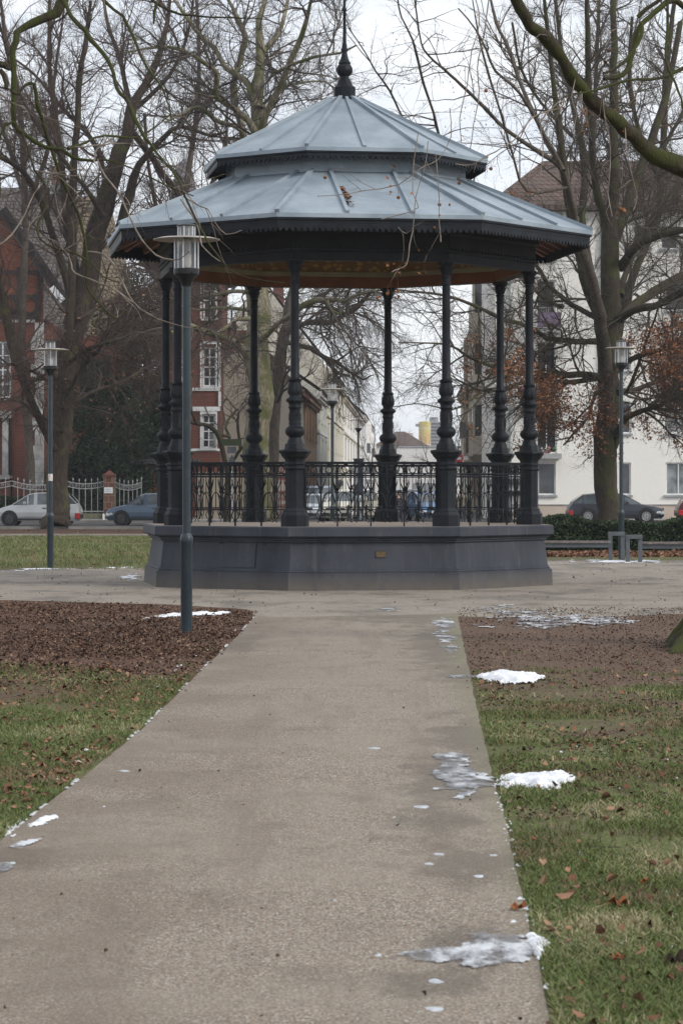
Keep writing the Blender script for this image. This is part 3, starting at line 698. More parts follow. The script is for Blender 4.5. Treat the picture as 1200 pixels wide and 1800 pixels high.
for (yt, yb) in ((797.5,806.5),(687,698),(577,586)):
    m = MB(); m.b(X_(938,Y0), X_(984,Y0), Y0-.9, Y0-.002, Z_(yb,Y0), Z_(yt,Y0)); b_ = m.build('balcony', M['slabc'], apt)
    m = MB(); zt = Z_(yt,Y0)+.95; m.b(X_(939,Y0),X_(982,Y0),Y0-.87,Y0-.84,zt-.04,zt)
    for j in range(15):
        x = X_(939,Y0)+j*(X_(982,Y0)-X_(939,Y0))/14; m.b(x-.01,x+.01,Y0-.865,Y0-.845,Z_(yt,Y0),zt-.04)
    if yt != 797.5: m.build('balcony_rail', M['stone_step'], b_)
m = MB(); m.b(X_(941,Y0),X_(982,Y0),Y0-.90,Y0-.88,Z_(577,Y0),Z_(551,Y0)); m.build('purple_cloth', M['purple'], apt)
rp = random.Random(3); flc = [mat('flower_pink',(.45,.12,.18)), mat('flower_green',(.08,.15,.05)), mat('flower_white',(.5,.45,.42))]
m = MB()
for j in range(26):
    x = rp.uniform(X_(942,Y0), X_(975,Y0)); m.cur = rp.randrange(3); r = rp.uniform(.05,.1); z = Z_(797,Y0)+rp.uniform(.03,.25)
    m.lathe([(0,z-r),(r,z),(0,z+r)], (x, Y0-.6+rp.uniform(-.2,.2)), 6, rot=rp.random())
m.build('balcony_flowers', flc, apt)
for px, w in ((1056,.11),(896,.09)):
    m = MB(); m.tube([(X_(px,Y0),Y0-.08,0),(X_(px,Y0),Y0-.08,zE-.1)], w/2+.02, 8); m.build('downpipe', mat('downpipe', (.42,.46,.44), .5), apt)
M['tile_brown'] = tiles('roof_tiles_brown', (.095,.062,.05), (.16,.105,.085))
m = MB(); hip_roof(m, X_(872,Y0), X_(1420,Y0), Y0, Y0+12, zE+.25, Z_(283,Y0+6), .55, 3.2); m.build('roof', M['tile_brown'], apt)
m = MB(); m.tube([(X_(925,Y0),Y0+5,zE),(X_(925,Y0),Y0+5,Z_(255,Y0+5))], .05, 6); m.build('roof_mast', M['sill'], apt)
rel(None, apt)

# ---- terrace row on the right, running away down the street
def Xr(Y): return 7.25+.025*(Y-130)+.2
def row_house(name, lab, side, Y1, Y2, zE, zR, wallm, trim, roofm, floors, nw, bay=False, frame=None, Xf=None, band_=True):
    Xf = Xf or Xr; xa, xb = Xf(Y1), Xf(Y2); L = sqrt((xb-xa)**2+(Y2-Y1)**2); U = Vector(((xb-xa)/L, (Y2-Y1)/L, 0)); inn = Vector((1,0,0)) if side > 0 else Vector((-1,0,0))
    root = thing(name, lab, 'building', ((xa+xb)/2, (Y1+Y2)/2, 0)); D = 9*side
    hs = []; fh = zE/floors
    for f in range(floors):
        for j in range(nw):
            uc = L*(j+.5)/nw; hw = min(.55, L/nw*.3); z0 = f*fh+fh*.30; hs.append((uc-hw, uc+hw, z0, f*fh+fh*.85))
    m = MB(); wall_holes(m, (xa,Y1), U, L, 0, zE, hs, .15, inn)
    m.add([(xa,Y1,0),(xa+D,Y1,0),(xa+D,Y1,zE),(xa,Y1,zE)], [(0,1,2,3)]); m.add([(xb,Y2,0),(xb+D,Y2,0),(xb+D,Y2,zE),(xb,Y2,zE)], [(0,1,2,3)])
    m.add([(xa,Y1,zE),(xa+D,Y1,zE),(xa+D/2,Y1,zR-.15)],[(0,1,2)]); m.build('wall', wallm, root)
    for h in hs:
        window(root, (xa,Y1), U, h, frame or M['white'], M['glass_dark'], .07, (2,1), trim, inn=inn)
        m = MB(); A = Vector((xa,Y1,0))
        for (u0,u1,z0,z1) in ((h[0]-.16,h[0]-.004,h[2],h[3]+.004),(h[1]+.004,h[1]+.16,h[2],h[3]+.004),(h[0]-.22,h[1]+.22,h[3]+.006,h[3]+.24)):
            p = lambda u,z,d: A+U*u+inn*d+Vector((0,0,z)); d0 = -.07 if z1-z0 > .3 else -.16
            m.add([p(u,z,d) for d in (d0,0) for u,z in ((u0,z0),(u1,z0),(u1,z1),(u0,z1))], [(0,1,2,3),(0,4,5,1),(1,5,6,2),(2,6,7,3),(3,7,4,0)])
        m.build('window_surround', trim, root)
    m = MB(); A = Vector((xa,Y1,0))
    def strip(z0, z1, d):
        p = lambda u,z,dd: A+U*u+inn*dd+Vector((0,0,z)); m.add([p(u,z,dd) for dd in (-d,-.001) for u,z in ((0,z0),(L,z0),(L,z1),(0,z1))], [(0,1,2,3),(0,4,5,1),(1,5,6,2),(2,6,7,3),(3,7,4,0)])
    strip(zE-.35, zE-.02, .32); strip(zE-.5, zE-.352, .18)
    if band_:
        for f in range(1, floors): strip(f*fh-.08, f*fh+.1, .12)
    strip(0, .8, .06); m.build('cornice', trim, root)
    m = MB(); x0, x1 = sorted((xa, xa+D)); dx = xb-xa; e = .45
    xo, xi, xm = xa-e*side, xa+D, xa+D/2
    m.add([(xo,Y1,zE),(xo+dx,Y2,zE),(xm+dx,Y2,zR),(xm,Y1,zR),(xi,Y1,zE),(xi+dx,Y2,zE)], [(0,1,2,3),(3,2,5,4)])
    m.add([(xo,Y1,zE-.12),(xo+dx,Y2,zE-.12),(xo+dx,Y2,zE-.001),(xo,Y1,zE-.001)], [(0,1,2,3)]); m.build('roof', roofm, root)
    if bay:
        for j in range(bay):
            uc = L*(j*2+1)/(bay*2); w = 1.0; z0, z1 = fh*1.0, zE-.6-j*.9; m = MB(); p = lambda u,z,dd: A+U*u+inn*dd+Vector((0,0,z))
            pts = [(uc-w,0),(uc-w*.6,-.75),(uc+w*.6,-.75),(uc+w,0)]
            m.add([p(u,z0,d) for u,d in pts]+[p(u,z1,d) for u,d in pts]+[p(uc,z0-.8,0),p(uc,z1+1.1,0)], [(0,1,5,4),(1,2,6,5),(2,3,7,6),(0,8,1),(1,8,2),(2,8,3),(4,5,9),(5,6,9),(6,7,9)])
            by = m.build('bay', trim, root)
            m = MB()
            for f in range(1, floors):
                a, b = f*fh+fh*.3, f*fh+fh*.8
                if b < z1: m.add([p(uc-w*.45,a,-.76),p(uc+w*.45,a,-.76),p(uc+w*.45,b,-.76),p(uc-w*.45,b,-.76)],[(0,1,2,3)]); m.add([p(uc-w*.93,a,-.14),p(uc-w*.68,a,-.615),p(uc-w*.68,b,-.615),p(uc-w*.93,b,-.14)],[(0,1,2,3)])
            m.build('pane', M['glass_dark'], by)
    m = MB(); xc = xa+D*.5+dx*.5; m.b(xc-.4,xc+.4,(Y1+Y2)/2-.6,(Y1+Y2)/2+.6,zR-.6,zR+1.1); m.b(xc-.46,xc+.46,(Y1+Y2)/2-.66,(Y1+Y2)/2+.66,zR+1.1,zR+1.25); m.build('chimney', M['brick_red'], root)
    rel(None, root); return root
M['brick_red'] = brick('brick_red', (.19,.042,.022), (.135,.030,.018), (.13,.10,.085))
M['brick_tan'] = brick('brick_tan', (.40,.24,.13), (.30,.16,.09), (.36,.30,.24))
M['brick_white'] = brick('brick_cream', (.70,.66,.57), (.62,.58,.50), (.42,.38,.3), bh=.1, bw=.4)
M['slate'] = tiles('slate', (.065,.066,.074), (.10,.098,.105), .25, .28)
M['slate2'] = tiles('old_slate', (.10,.085,.08), (.155,.135,.125), .28, .3)
M['tile_red'] = tiles('tile_red', (.15,.07,.05), (.24,.125,.095))
pB = plaster('render_blue_grey', (.48,.50,.54)); pS = plaster('stone_ochre', (.36,.30,.22), stain=.4); pS2 = plaster('stone_pale', (.50,.46,.38), stain=.3)
pW = plaster('render_white', (.72,.71,.69)); pR = plaster('render_oxblood', (.20,.10,.09)); pG = plaster('render_green_white', (.53,.56,.49)); pY = plaster('render_yellow', (.70,.67,.58))
row_house('terraced_house', 'pale blue-grey terraced house next to the cream apartment house', 1, 132, 147, 12.4, 15.6, pB, plaster('trim_white', (.55,.55,.56)), M['slate'], 4, 3)
row_house('terraced_house', 'ochre stone terraced house with tall bays and ornate cornice, second along the right terrace', 1, 147.05, 165, 13.6, 17.2, pS, pS2, M['slate'], 4, 3, bay=2)
row_house('terraced_house', 'dark oxblood terraced house between ochre stone and pale fronts on the right', 1, 165.05, 186, 11.6, 14.6, pR, pS, M['slate'], 4, 3, bay=1)
row_house('terraced_house', 'pale terraced house at the far end of the right terrace with a dark gable', 1, 186.05, 225, 9.0, 12.2, pW, pS2, M['slate'], 3, 5)
# box sign on the right terrace
m = MB(); YS = 165; m.b(X_(806,YS),X_(818,YS),YS-1.2,YS-.7,Z_(770,YS),Z_(742,YS)); sgn = m.build('box_sign', mat('sign_grey', (.16,.18,.20), .5), None, bevel=.03)
m = MB(); m.b(X_(806,YS)+.06,X_(818,YS)-.06,YS-1.21,YS-1.2,Z_(768,YS),Z_(744,YS)); m.build('sign_face', mat('sign_face', (.11,.13,.16), .25), sgn)
m = MB(); m.b(X_(817.9,YS),Xr(YS)-.05,YS-1.0,YS-.95,Z_(757,YS),Z_(755,YS)); m.build('bracket', M['stone_step'], sgn)
tag(sgn, 'grey box sign hanging from the oxblood house on the right terrace', 'sign')
# ---- left row
def Xl(Y): return -2.13+.025*(Y-140)-.15
row_house('brick_house', 'tan brick house with tall pilasters and overhanging dark gutter behind the second column', -1, 142, 170, 6.7, 9.6, M['brick_tan'], M['brick_tan'], M['tile_red'], 2, 6, Xf=Xl, band_=False)
row_house('terraced_house', 'pale green rendered house between tan brick and cream brick houses', -1, 170.1, 190, 7.6, 11.0, pG, pW, M['slate'], 3, 3, Xf=Xl)
row_house('terraced_house', 'cream brick house with brown tiled roof and blue dormer on the left of the street', -1, 190.1, 238, 9.9, 16.2, M['brick_white'], pY, M['tile_red'], 3, 7, Xf=Xl)
row_house('terraced_house', 'white ornate house beyond the cream brick house', -1, 238.1, 335, 9.5, 13.0, pW, pS2, M['slate'], 3, 8, Xf=Xl)
row_house('terraced_house', 'white and blue house with balconies and grey roof, farthest on the left of the street', -1, 335.2, 430, 10.5, 15.0, pB, pW, M['slate'], 4, 6, bay=2, Xf=Xl)
# dormer on the cream brick house roof: a zinc box with a window
dz = thing('dormer', 'blue-grey zinc dormer on the brown tiled roof behind the second column', 'dormer', (X_(545,196),196,0))
m = MB(); YD = 196; m.b(X_(530,YD),X_(558,YD),YD,YD+2.2,Z_(682,YD),Z_(654,YD)); m.b(X_(527,YD),X_(561,YD),YD-.25,YD+2.3,Z_(654,YD)+.003,Z_(650,YD)); m.build('dormer_body', mat('zinc_blue', (.20,.25,.31), .5), dz)
m = MB(); m.b(X_(536,YD),X_(553,YD),YD-.03,YD-.002,Z_(678,YD),Z_(658,YD)); m.build('pane', M['glass_dark'], dz); rel(None, dz)

# ---- beige side-gabled house (behind the mossy tree) and red brick houses on the left
YB = 138.0
bg_ = thing('gabled_house', 'plain beige rendered house with windowless end wall behind the mossy tree', 'building', (X_(455,YB),YB+5,0))
x0, x1 = X_(388,YB), X_(529,YB); zs = Z_(690,YB); zp = Z_(592,YB); xp = X_(440,YB)
m = MB(); m.add([(x0,YB,0),(x1,YB,0),(x1,YB,zs),(xp,YB,zp),(x0,YB,Z_(640,YB)),(x1,YB+14,0),(x1,YB+14,zs)], [(0,1,2,3,4),(1,5,6,2)]); m.build('wall', plaster('render_beige', (.50,.45,.37), stain=.3), bg_)
m = MB()
m.add([(x1+.4,YB-.4,zs-.25),(x1+.4,YB+14,zs-.25),(xp,YB+14,zp+.15),(xp,YB-.4,zp+.15),(x1+.4,YB-.4,zs-.45),(xp,YB-.4,zp-.05)],[(0,1,2,3),(0,3,5,4)])
m.add([(x0-.4,YB-.4,Z_(645,YB)),(x0-.4,YB+14,Z_(645,YB)),(xp,YB+14,zp+.15),(xp,YB-.4,zp+.15),(x0-.4,YB-.4,Z_(645,YB)-.2),(xp,YB-.4,zp-.05)],[(0,1,2,3),(0,3,5,4)]); m.build('roof', M['tile_red'], bg_)
m = MB(); m.b(X_(417,YB+3),X_(436,YB+3),YB+3,YB+4,zp-1.2,zp+.5); m.build('chimney', M['brick_red'], bg_)
rel(None, bg_)
lw = MB(); YL = 127.5; lw.b(X_(344,YL),X_(467,YL),YL,YL+.35,.12,Z_(829,YL)); lwo = lw.build('garden_wall', plaster('wall_grey', (.33,.285,.22), stain=.5)); 
m = MB(); m.b(X_(343,YL),X_(468,YL),YL-.05,YL+.40,Z_(829,YL)+.002,Z_(821,YL)); m.build('coping', M['brick_red'], lwo)
m = MB(); m.b(X_(344,YL),X_(467,YL),YL-.03,YL-.002,Z_(897,YL),Z_(893,YL)); m.build('brick_course', M['brick_red'], lwo)
tag(lwo, 'low beige garden wall with red brick coping behind the pedestrians', 'wall')
# banded brick pier wall
lw = MB(); x0, x1 = X_(468,YL), X_(505,YL); lw.b(x0,x1,YL-.2,YL+.3,.12,Z_(818,YL)); bw_ = lw.build('brick_lattice_wall', brick('brick_banded', (.20,.055,.04), (.42,.38,.33), (.30,.27,.24), .5, .16))
m = MB(); m.b(x0-.05,x1+.05,YL-.25,YL+.35,Z_(818,YL)+.002,Z_(813,YL)); m.build('coping', M['sill'], bw_); tag(bw_, 'garden wall of banded red and white bricks left of the second column', 'wall')

YR = 134.0
def front_house(name, lab, x0, x1, wallm, zE, wins, extra=None, Yf=YR, depth=9, frame=None):
    root = thing(name, lab, 'building', ((X_(x0,Yf)+X_(x1,Yf))/2, Yf+depth/2, 0)); xa, xb = X_(x0,Yf), X_(x1,Yf)
    hs = [(X_(a,Yf)-xa, X_(b,Yf)-xa, Z_(d,Yf), Z_(c,Yf)) for a,b,c,d in wins]
    m = MB(); wall_holes(m, (xa,Yf), (1,0), xb-xa, 0, zE, hs, .18)
    m.add([(xb,Yf,0),(xb,Yf+depth,0),(xb,Yf+depth,zE),(xb,Yf,zE)], [(0,1,2,3)]); m.add([(xa,Yf,0),(xa,Yf+depth,0),(xa,Yf+depth,zE),(xa,Yf,zE)], [(0,1,2,3)]); m.build('wall', wallm, root)
    for h in hs: window(root, (xa,Yf), (1,0), h, M['white'], M['glass_dark'], .09, (2,3), M['white'], .15)
    return root
rb = front_house('red_brick_house', 'red brick town house with white window surrounds behind the left columns', 300, 387, M['brick_red'], Z_(482,YR), [(355,379,728,788),(356,381,610,680),(357,381,495,560),(312,330,728,788),(312,330,610,680),(312,330,495,560)])
m = MB()
def pxbox(mb, x0,x1,y0,y1,Y,d=.06): mb.b(X_(x0,Y),X_(x1,Y),Y-d,Y-.002,Z_(y1,Y),Z_(y0,Y))
for y0,y1 in ((681.5,687),(715,722.5),(788.5,793)): pxbox(m,300,387,y0,y1,YR,.08 if y0!=788.5 else .05)
for (a,b) in ((310,332),(352,382)):
    for (c,d) in ((723,788),(600,681),(490,560)):
        pxbox(m,a,a+3,c,d,YR); pxbox(m,b-2.5,b,c,d,YR); pxbox(m,a+3.1,b-2.6,c,c+5,YR)
pxbox(m,384,388.5,590,681,YR,.09); pxbox(m,384,388.5,688,714,YR,.09)
m.build('white_trim', M['white'], rb)
m = MB(); hip_roof(m, X_(300,YR), X_(387,YR), YR, YR+9, Z_(482,YR), Z_(440,YR), .4); m.build('roof', M['slate'], rb); 
m = MB(); Yg=YR; 
for j in range(7): xg = X_(366.5+j*2.1,Yg); m.tube([(xg,Yg-.10,Z_(786,Yg)),(xg+.12,Yg-.34,Z_(782,Yg)),(xg+.10,Yg-.30,Z_(770,Yg)),(xg,Yg-.10,Z_(762,Yg))], .012, 4)
m.build('window_grille', M['stone_step'], rb); rel(None, rb)
# far left gabled red brick house
ra = front_house('red_brick_villa', 'red brick villa with dark timbered gable and white corner stones at the left edge', -160, 77, M['brick_red'], Z_(560,YR), [(-60,-30,600,700),(-60,-30,740,830),(-10,20,600,700)], Yf=YR)
m = MB(); xa, xb, xm = X_(-85,YR), X_(113,YR), X_(-8,YR)
m.add([(X_(-85,YR),YR+.02,Z_(560,YR)),(X_(77,YR),YR+.02,Z_(560,YR)),(X_(77,YR),YR+.02,Z_(478,YR)),(xm,YR+.02,Z_(366,YR))], [(0,1,2,3)]); m.build('gable_wall', brick('brick_orange', (.36,.10,.045), (.27,.07,.035), (.2,.12,.09)), ra)
m = MB(); tim = mat('dark_timber', (.035,.03,.032), .8)
for a, b in (((5,368),(120,535)),((-10,355),(-110,520))): m.bar(P(a[0],a[1],YR-.35), P(b[0],b[1],YR-.35), .5, .35, up=(0,1,0))
for y in (475,518,555): pxbox(m, -60, min(78,72), y, y+7, YR, .12)
for x in (-40,-5,30,66): pxbox(m, x, x+6, 470, 555, YR, .10)
for cx_ in (17, 53, -22):
    m.tube([P(cx_+13*cos(t), 537-15*sin(t), YR-.06) for t in np.linspace(0,2*pi,15)], .09, 5, cap=False)
m.build('timber_frame', tim, ra)
m = MB(); pxbox(m, 15, 62, 560, 567, YR, .1)
for j in range(12):
    y = 567+j*24; pxbox(m, 55 if j%2 else 62, 78, y, y+23.5, YR, .07)
pxbox(m, -30, 14, 560, 565, YR, .1); pxbox(m, 6, 16, 735, 835, YR, .35); pxbox(m, -40, 20, 722, 735, YR, .5); pxbox(m, -40, 20, 835, 842, YR, .4)
m.build('corner_stone', mat('old_white', (.42,.41,.39), .8, .3, 2), ra)
m = MB(); m.add([P(xx,yy,yyy) for xx,yy,yyy in ((-8,350,YR-.6),(125,540,YR-.6),(125,540,YR+9),(-8,350,YR+9))],[(0,1,2,3)])
m.add([P(xx,yy,yyy) for xx,yy,yyy in ((-8,350,YR-.6),(-120,540,YR-.6),(-120,540,YR+9),(-8,350,YR+9))],[(0,1,2,3)]); m.build('roof', M['slate2'], ra)
m = MB(); m.tube([(X_(20,YR),YR-.1,0),(X_(20,YR),YR-.1,Z_(735,YR))], .06, 6); m.build('downpipe', tim, ra)
pa, pb = P(90,500,YR-.7), P(112,522,YR-.7)
m = MB(); m.bar(P(91,505,YR-.75), P(111,529,YR-.75), .30, .12, up=(0,1,0)); snr = m.build('roof_snow', mat('roof_snow', (.75,.77,.8), .7, .1, 9), ra); rel(None, ra)
# big slate roofed house behind
YH = 158
bh = thing('slate_roofed_house', 'large house with weathered slate roof and brick chimney behind the left trees', 'building', (X_(60,YH),YH+8,0))
m = MB(); xa, xb = X_(-220,YH), X_(140,YH); ze = Z_(590,YH); m.b(xa, X_(215,YH), YH+.5, YH+15, 0, ze); m.build('wall', M['brick_red'], bh)
m = MB(); zr = Z_(330,YH+6); m.add([(xa,YH,ze-.1),(X_(150,YH),YH,ze-.1),(X_(128,YH+6),YH+6,zr),(xa,YH+6,zr),(X_(150,YH),YH+14,ze-.1)], [(0,1,2,3),(1,4,2)]); m.build('roof', M['slate2'], bh)
m = MB(); m.add([(X_(128,YH),YH+1,ze-.1),(X_(235,YH),YH+1,ze-.1),(X_(190,YH+6),YH+6,Z_(345,YH+6)),(X_(120,YH+6),YH+6,Z_(345,YH+6)),(X_(235,YH),YH+14,ze-.1)], [(0,1,2,3),(1,4,2)]); m.build('side_roof', tiles('tile_ochre', (.17,.135,.09), (.24,.19,.13)), bh)
m = MB(); m.b(X_(91,YH+5),X_(107,YH+5),YH+5,YH+5.7,zr-.4,Z_(302,YH+5)); m.b(X_(89.5,YH+5),X_(108.5,YH+5),YH+4.95,YH+5.75,Z_(302,YH+5)+.002,Z_(298.5,YH+5)); ch = m.build('chimney', brick('brick_chim', (.35,.14,.09), (.26,.1,.07), (.3,.25,.2)), bh)
m = MB(); m.lathe([(.16,Z_(298.5,YH+5)),(.13,Z_(293,YH+5)),(.14,Z_(292,YH+5))], (X_(95,YH+5),YH+5.3), 8); m.build('chimney_pot', M['tile_red'], ch)
m = MB(); m.b(X_(89,YH+5),X_(110,YH+5),YH+4.9,YH+4.95,zr-.5,zr+.05); m.build('flashing', M['sill'], ch); rel(None, bh)
# church spire
m = MB(); Ys = 420; m.lathe([(X_(640,Ys)-X_(600,Ys),-.1),(2.2,Z_(380,Ys)),(2.2,Z_(345,Ys)),(1.55,Z_(310,Ys)),(.85,Z_(288,Ys)),(.1,Z_(278,Ys)),(.05,Z_(262,Ys))], (X_(324,Ys),Ys), 8, rot=pi/8)
sp = m.build('church_spire', mat('spire_slate', (.17,.17,.18), .8, .3, .6)); tag(sp, 'grey church spire far behind, just left of the bandstand roof', 'spire')
m = MB(); m.b(X_(324,Ys)-1.2,X_(324,Ys)+1.2,Ys-2.3,Ys-1.9,Z_(376,Ys),Z_(352,Ys)); m.build('louvre', M['slate'], sp)

# wooden garage doors and shed left of the columns
YG = 131; gs = thing('garage', 'small dark garage with an orange wooden door left of the bandstand', 'garage', (X_(265,YG),YG+2,0))
m = MB(); x0,x1 = X_(240,YG), X_(338,YG); zt = Z_(815,YG); h=[(X_(250,YG)-x0,X_(283,YG)-x0,.12,Z_(831,YG))]; wall_holes(m,(x0,YG),(1,0),x1-x0,0,zt,h,.2); m.build('wall', plaster('shed_wall',(.10,.075,.06)), gs)
m = MB(); m.b(x0-.3,x1+.3,YG-.4,YG+4,zt,zt+.2); m.build('roof', M['slate'], gs)
k = NT('door_wood', .6); x,y,z = k.sep(); wv = k.n('ShaderNodeTexWave', wave_type='BANDS'); wv.inputs['Scale'].default_value=1.6; k.L(k.pos(), wv.inputs[0]); k.color(k.mix(k.ramp(wv.outputs[0],.05,.2), (.12,.04,.015), (.40,.14,.035))); 
m = MB(); m.b(X_(250,YG),X_(283,YG),YG+.17,YG+.22,.1,Z_(831,YG)-.01); m.build('door', k.m, gs); rel(None, gs)

# far end of the street
YW = 420; m = MB(); m.b(X_(646,YW),X_(830,YW),YW,YW+14,0,Z_(786,YW)); fw_ = m.build('white_hall', plaster('hall_white', (.68,.67,.65), stain=.08)); tag(fw_, 'long white flat-roofed hall closing the end of the street', 'building')
m = MB(); m.b(X_(727,YW),X_(768,YW),YW-.15,YW-.002,0,Z_(849,YW)); m.build('gateway', mat('gateway_grey', (.24,.25,.27), .6), fw_)
m = MB(); m.b(X_(646,YW)-.1,X_(830,YW)+.1,YW-.2,YW+14,Z_(786,YW)+.003,Z_(784,YW)); m.build('parapet', M['sill'], fw_)
YV = 520; hv = thing('hip_roofed_house', 'house with brownish hip roof above the white hall', 'building', (X_(705,YV),YV+8,0))
m = MB(); m.b(X_(668,YV),X_(745,YV),YV,YV+16,0,Z_(783,YV)); m.build('wall', pW, hv)
m = MB(); hip_roof(m,X_(662,YV),X_(747,YV),YV,YV+16,Z_(783,YV),Z_(757,YV),.5,4.2); m.build('roof', M['tile_brown'], hv)
m = MB(); m.b(X_(702,YV),X_(727,YV),YV+7,YV+10,Z_(775,YV),Z_(760,YV)); m.build('roof_block', M['cream_low'], hv)
for px in (690,699,712,722): 
    m = MB(); m.b(X_(px,YV),X_(px+5,YV),YV-.05,YV-.002,Z_(791,YV),Z_(785,YV)); m.build('window', M['glass_dark'], hv)
rel(None, hv)
YT = 900; m = MB(); m.lathe([(X_(610.5,YT),0),(X_(610.5,YT),Z_(742,YT)),(X_(609,YT),Z_(741,YT))], (X_(746,YT),YT), 24)
k = NT('silo_yellow', .6); z = k.sep()[2]; f = k.ramp(z, Z_(790,YT), Z_(745,YT)); f2 = k.math('GREATER_THAN', k.math('FRACT', k.math('MULTIPLY', z, .19)), .93)
k.color(k.mix(f2, k.mix(f, (.55,.33,.14), (.60,.50,.14)), (.6,.58,.5))); tw = m.build('yellow_silo', k.m, smooth=radians(40)); tag(tw, 'yellow and orange striped round tower at the hazy end of the street', 'tower')
m = MB(); m.lathe([(.8,Z_(750,YT)),(.8,Z_(745,YT))], (X_(734,YT),YT), 8); m.b(X_(734,YT),X_(737,YT),YT-.2,YT+.2,Z_(749,YT),Z_(746,YT)); m.build('vent', M['sill'], tw)
m = MB(); m.b(X_(756.5,YT+20),X_(776,YT+20),YT+20,YT+34,0,Z_(741,YT+20)); m.b(X_(756,YT+20),X_(770,YT+20),YT+22,YT+30,Z_(741,YT+20),Z_(733,YT+20)); gt = m.build('grey_tower', mat('concrete_far', (.30,.31,.33), .9)); tag(gt, 'grey concrete tower block beside the yellow tower', 'tower')
m = MB()
for j in range(7): m.b(X_(757.5,YT+20),X_(775,YT+20),YT+19.8,YT+19.99,Z_(780-j*6,YT),Z_(777-j*6,YT))
m.build('window_band', M['glass_dark'], gt)

# ------------------------------------------------------------------ iron fence on the left
M['silver'] = mat('silver_paint', (.36,.36,.36), .45, .15, 5, metal=.4); YF = 126.5
def fence_span(name, lab, x0, x1, sag, nb, zt, zb_, cat='fence', bottom=True):
    root = thing(name, lab, cat, (X_((x0+x1)/2,YF),YF,.12)); xa, xb = X_(x0,YF), X_(x1,YF)
    m = MB(); f = lambda u, z: z-sag*4*u*(1-u)
    for j in range(nb+1):
        u = j/nb; x = xa+(xb-xa)*u; m.b(x-.014,x+.014,YF-.014,YF+.014,zb_-.06,f(u,zt)+.10); m.lathe([(0,f(u,zt)+.10),(.035,f(u,zt)+.15),(0,f(u,zt)+.26)], (x,YF), 4)
    m.build('fence_bar', M['silver'], root); m = MB()
    for dz_ in (0,-.22):
        m.tube([(xa+(xb-xa)*u, YF, f(u,zt+dz_)) for u in np.linspace(0,1,17)], .022, 4)
    if bottom: m.b(xa,xb,YF-.02,YF+.02,zb_-.02,zb_+.03)
    m.build('rail', M['silver'], root); m = MB()
    for j in range(nb):
        u = (j+.5)/nb; x = xa+(xb-xa)*u; r = min(.07,(xb-xa)/nb*.42); zc = f(u,zt-.11)
        m.tube([(x+r*cos(t)*(1-.08*t), YF, zc+r*sin(t)*(1-.08*t)) for t in np.linspace(0,7.5,14)], .010, 4)
    m.build('scroll', M['silver'], root); rel(None, root); return root
zt_ = Z_(850,YF)
fence_span('iron_fence', 'silver iron railing with curved top behind the silver car, at the left edge', -75, 21, .16, 9, zt_+.12, Z_(899,YF))
fence_span('iron_fence', 'silver iron railing dipping behind the left lamp post and tree trunk', 21, 118, .20, 9, zt_+.12, Z_(899,YF))
fence_span('iron_fence', 'silver iron railing between the tree trunk and the brick gate pillar', 118, 183, .12, 6, zt_+.10, Z_(899,YF))
fence_span('iron_gate', 'silver iron gate right of the brick pillar with the white plate', 203, 249, .14, 6, zt_+.06, Z_(905,YF), 'gate')
m = MB()
for a,b in ((-75,183),): m.b(X_(a,YF),X_(b,YF),YF-.15,YF+.15,.12,Z_(902.5,YF))
fb = m.build('fence_footing', mat('mossy_stone', (.15,.15,.10), .95, .4, 2)); tag(fb, 'low mossy stone footing under the silver railings', 'low wall')
m = MB(); xa, xb = X_(184,YF), X_(201.5,YF); m.b(xa,xb,YF-.25,YF+.25,.1,Z_(838,YF)); pil = m.build('gate_pillar', brick('pillar_brick', (.13,.05,.035), (.22,.14,.085), (.28,.24,.2), .3, .3))
m = MB(); m.b(xa-.06,xb+.06,YF-.31,YF+.31,Z_(838,YF)+.002,Z_(834,YF)); m.lathe([(.36,Z_(834,YF)),(.0,Z_(826,YF))], ((xa+xb)/2,YF), 4, rot=pi/4); m.build('pillar_cap', M['brick_red'], pil)
m = MB(); m.b(X_(184.5,YF),X_(199.5,YF),YF-.275,YF-.255,Z_(867,YF),Z_(856.5,YF)); pt_ = m.build('name_plate', M['white'], pil)
m = MB()
for zz_, a, b in ((859.5,187,197),(863,186.5,193),(863,194,197.5)): m.b(X_(a,YF),X_(b,YF),YF-.28,YF-.276,Z_(zz_+1.1,YF),Z_(zz_,YF))
m.build('plate_writing', mat('blue_print', (.25,.32,.45), .6), pt_)
tag(pil, 'banded brick gate pillar with a small white plate', 'pillar')
m = MB(); m.b(X_(181,YF-3),X_(184,YF-3),YF-3.1,YF-2.9,.1,Z_(903,YF-3)); bo = m.build('white_bollard', M['white'], bevel=.02); tag(bo, 'small white stone in front of the brick gate pillar', 'bollard')

